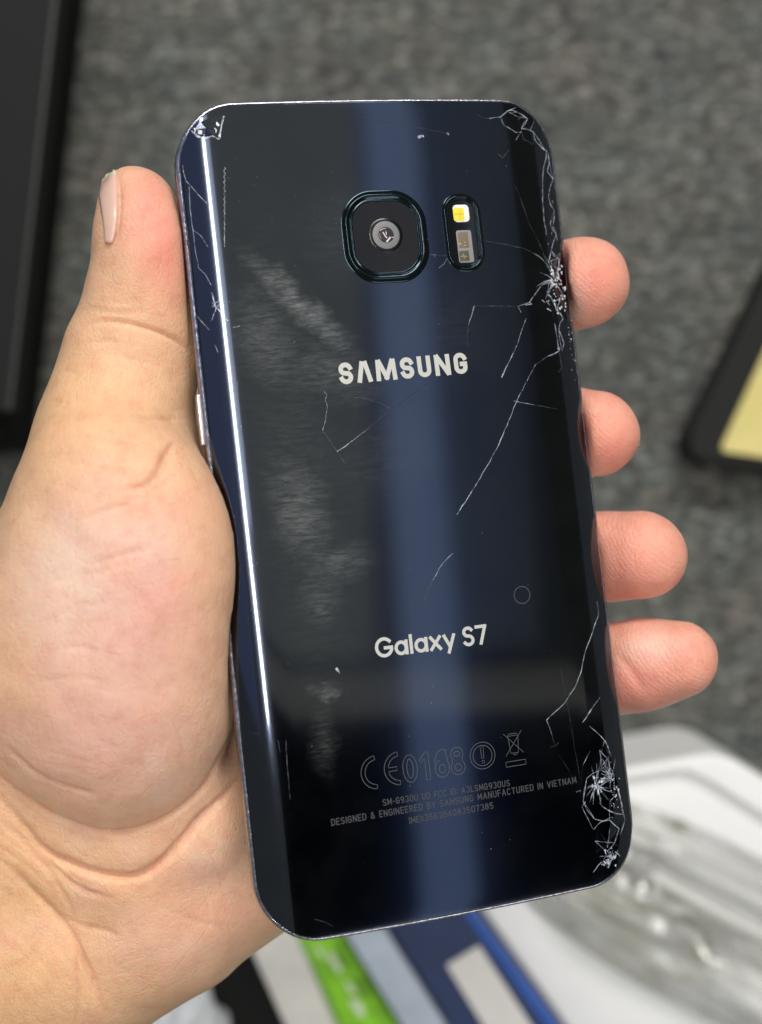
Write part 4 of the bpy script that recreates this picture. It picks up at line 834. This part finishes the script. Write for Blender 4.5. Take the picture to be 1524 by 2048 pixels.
for k in range(60):
    cx_, cy_ = random.uniform(0, 460), random.uniform(950, 1950); s_ = random.uniform(12, 40); paint(random.choice((pink, pale, tan, rose)), random.uniform(.1, .3) * blob(cx_, cy_, s_, s_ * random.uniform(.7, 1.5)))
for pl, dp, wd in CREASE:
    d_, t = poly_dist(smooth_poly(pl)); paint(np.array([0.66, 0.33, 0.22]), 0.22 * min(1, dp + 0.25) * np.exp(-(d_ / (wd * 0.75)) ** 2))  # shade in the creases put into the skin colour
ridge = np.clip(fing + 0.8 * blob(300, 430, 80, 110), 0, 1)
ca = hme.color_attributes.new('pigment_and_light', 'FLOAT_COLOR', 'POINT'); ca.data.foreach_set('color', np.concatenate([colr, ridge[:, None]], 1).astype('f').ravel())
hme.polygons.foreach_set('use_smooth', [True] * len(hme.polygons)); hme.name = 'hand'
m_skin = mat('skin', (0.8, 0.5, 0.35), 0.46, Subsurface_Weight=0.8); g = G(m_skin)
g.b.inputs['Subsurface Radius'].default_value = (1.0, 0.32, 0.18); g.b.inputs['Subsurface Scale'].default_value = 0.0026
at_ = g.n('ShaderNodeAttribute', attribute_name='pigment_and_light'); v = g.coord('Object', (1000, 1000, 1000))
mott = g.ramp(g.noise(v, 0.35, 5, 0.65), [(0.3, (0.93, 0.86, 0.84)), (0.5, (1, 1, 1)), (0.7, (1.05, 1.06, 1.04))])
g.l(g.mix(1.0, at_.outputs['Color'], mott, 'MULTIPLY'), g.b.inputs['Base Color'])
vor = g.n('ShaderNodeTexVoronoi', feature='DISTANCE_TO_EDGE'); g.l(g.coord('Object', (1300, 800, 1000), rot=(0, 0, 0.5)), vor.inputs['Vector']); vor.inputs['Scale'].default_value = 1.6
fines = g.math('MINIMUM', vor.outputs['Distance'], 0.18)
vor2 = g.n('ShaderNodeTexVoronoi', feature='DISTANCE_TO_EDGE'); wv_ = g.n('ShaderNodeVectorMath', operation='ADD'); g.l(g.coord('Object', (1000, 420, 800), rot=(0, 0, -0.35)), wv_.inputs[0])
wn_ = g.n('ShaderNodeVectorMath', operation='SCALE'); g.l(g.noise(v, 0.5, 3, 0.6, 0, 'Color'), wn_.inputs[0]); wn_.inputs['Scale'].default_value = 2.4; g.l(wn_.outputs[0], wv_.inputs[1])
g.l(wv_.outputs[0], vor2.inputs['Vector']); vor2.inputs['Scale'].default_value = 0.42
big = g.math('MINIMUM', vor2.outputs['Distance'], 0.07)
nb = g.noise(v, 1.6, 4, 0.7)
rid = g.n('ShaderNodeTexWave', wave_type='BANDS', bands_direction='DIAGONAL'); g.l(v, rid.inputs['Vector']); rid.inputs['Scale'].default_value = 0.5; rid.inputs['Distortion'].default_value = 5; rid.inputs['Detail'].default_value = 1; rid.inputs['Detail Scale'].default_value = 0.12
hsum = g.math('ADD', g.math('ADD', g.math('MULTIPLY', fines, 1.6), g.math('MULTIPLY', big, 6.0)), nb)
hsum = g.math('ADD', hsum, g.math('MULTIPLY', g.math('MULTIPLY', rid.outputs['Fac'], at_.outputs['Alpha']), 0.22))
g.l(g.bump(hsum, 0.55, 0.00026), g.b.inputs['Normal'])
g.l(g.ramp(nb, [(0.3, (0.27,) * 3), (0.7, (0.46,) * 3)]), g.b.inputs['Roughness'])
hme.materials.clear(); hme.materials.append(m_skin)
hand = bpy.data.objects.new('hand', hme); C.objects.link(hand)
tag(hand, 'left hand, palm up, holding the cracked phone from behind', 'hand')
# thumbnail
tree = BVHTree.FromPolygons([tuple(v_) for v_ in co2.tolist()], [tuple(p_.vertices) for p_ in hme.polygons if abs(p_.center.x * 1000 + 42) < 20 and p_.center.y * 1000 > 25])
LB = [(204, 347), (199, 351), (199, 375), (202, 400), (207, 430), (211, 458), (214, 487)]; RB = [(234, 343), (235, 358), (236, 385), (237, 410), (236, 440), (233, 465), (226, 487)]
V = []; NU, NV = 9, 25
def interp(L, t):
    f_ = t * (len(L) - 1); i = min(int(f_), len(L) - 2); f_ -= i; return (L[i][0] * (1 - f_) + L[i + 1][0] * f_, L[i][1] * (1 - f_) + L[i + 1][1] * f_)
for j in range(NV):
    a = interp(LB, j / (NV - 1)); b = interp(RB, j / (NV - 1))
    for i in range(NU):
        u = i / (NU - 1); q_ = (a[0] + (b[0] - a[0]) * u - 1.0, a[1] + (b[1] - a[1]) * u)
        d_ = (W(q_[0], q_[1], 200) - CAMO).normalized(); h = tree.ray_cast(CAMO, d_)
        if h[0] is None:
            mid = W(q_[0], q_[1], 226); h = tree.find_nearest(mid); P_ = h[0].lerp(mid, 0.5)
        else: P_ = h[0]
        V.append(P_ + h[1] * (0.00035 if 0 < i < NU - 1 else 0.0001))
fc_ = [(j * NU + i, j * NU + i + 1, (j + 1) * NU + i + 1, (j + 1) * NU + i) for j in range(NV - 1) for i in range(NU - 1)]
m_nl = mat('nail', (0.90, 0.50, 0.39), 0.24, Subsurface_Weight=0.4, Subsurface_Scale=0.001); g = G(m_nl)
sp = g.n('ShaderNodeSeparateXYZ'); g.l(g.coord('Object', (1000, 1000, 1000)), sp.inputs[0]); mr = g.n('ShaderNodeMapRange'); g.l(sp.outputs['Y'], mr.inputs[0]); mr.inputs[1].default_value = 57.1; mr.inputs[2].default_value = 57.8
g.l(g.mix(mr.outputs[0], (0.88, 0.50, 0.41), (0.90, 0.74, 0.56)), g.b.inputs['Base Color'])
nail = new_obj('thumbnail', V, fc_, m_nl, hand)
bmn = bmesh.new(); bmn.from_mesh(nail.data)
for _ in range(3): bmesh.ops.smooth_vert(bmn, verts=[v_ for v_ in bmn.verts if not v_.is_boundary], factor=0.5, use_axis_x=True, use_axis_y=True, use_axis_z=True)
bmn.to_mesh(nail.data); bmn.free()
s_ = nail.modifiers.new('s', 'SOLIDIFY'); s_.thickness = 0.00015
# nails of the middle and ring fingers, seen edge on behind the fingertips
m_nail2 = mat('nail_edge', (0.86, 0.66, 0.52), 0.3, Subsurface_Weight=0.4, Subsurface_Scale=0.001)
for pl, dd_ in (([(1250, 818), (1266, 838), (1277, 862), (1281, 890)], 243), ([(1328, 1038), (1348, 1052), (1364, 1078), (1372, 1105), (1372, 1130)], 241)):
    pl = smooth_poly(pl, 2); V = []; nn_ = len(pl)
    for i, (a, b) in enumerate(pl):
        ins = 2.0 * abs(i / (nn_ - 1) - 0.5) * 2
        for (o_, dz) in ((-6 - ins, 0.6), (-1.5 - ins, 0.8), (0.0 - ins, 2.2), (-3 - ins, 4.0)): V.append(W(a + o_, b - o_ * 0.3, dd_ + dz))
    new_obj('fingernail', V, [(4 * i + j, 4 * i + j + 1, 4 * i + j + 5, 4 * i + j + 4) for i in range(nn_ - 1) for j in range(3)], m_nail2, hand)
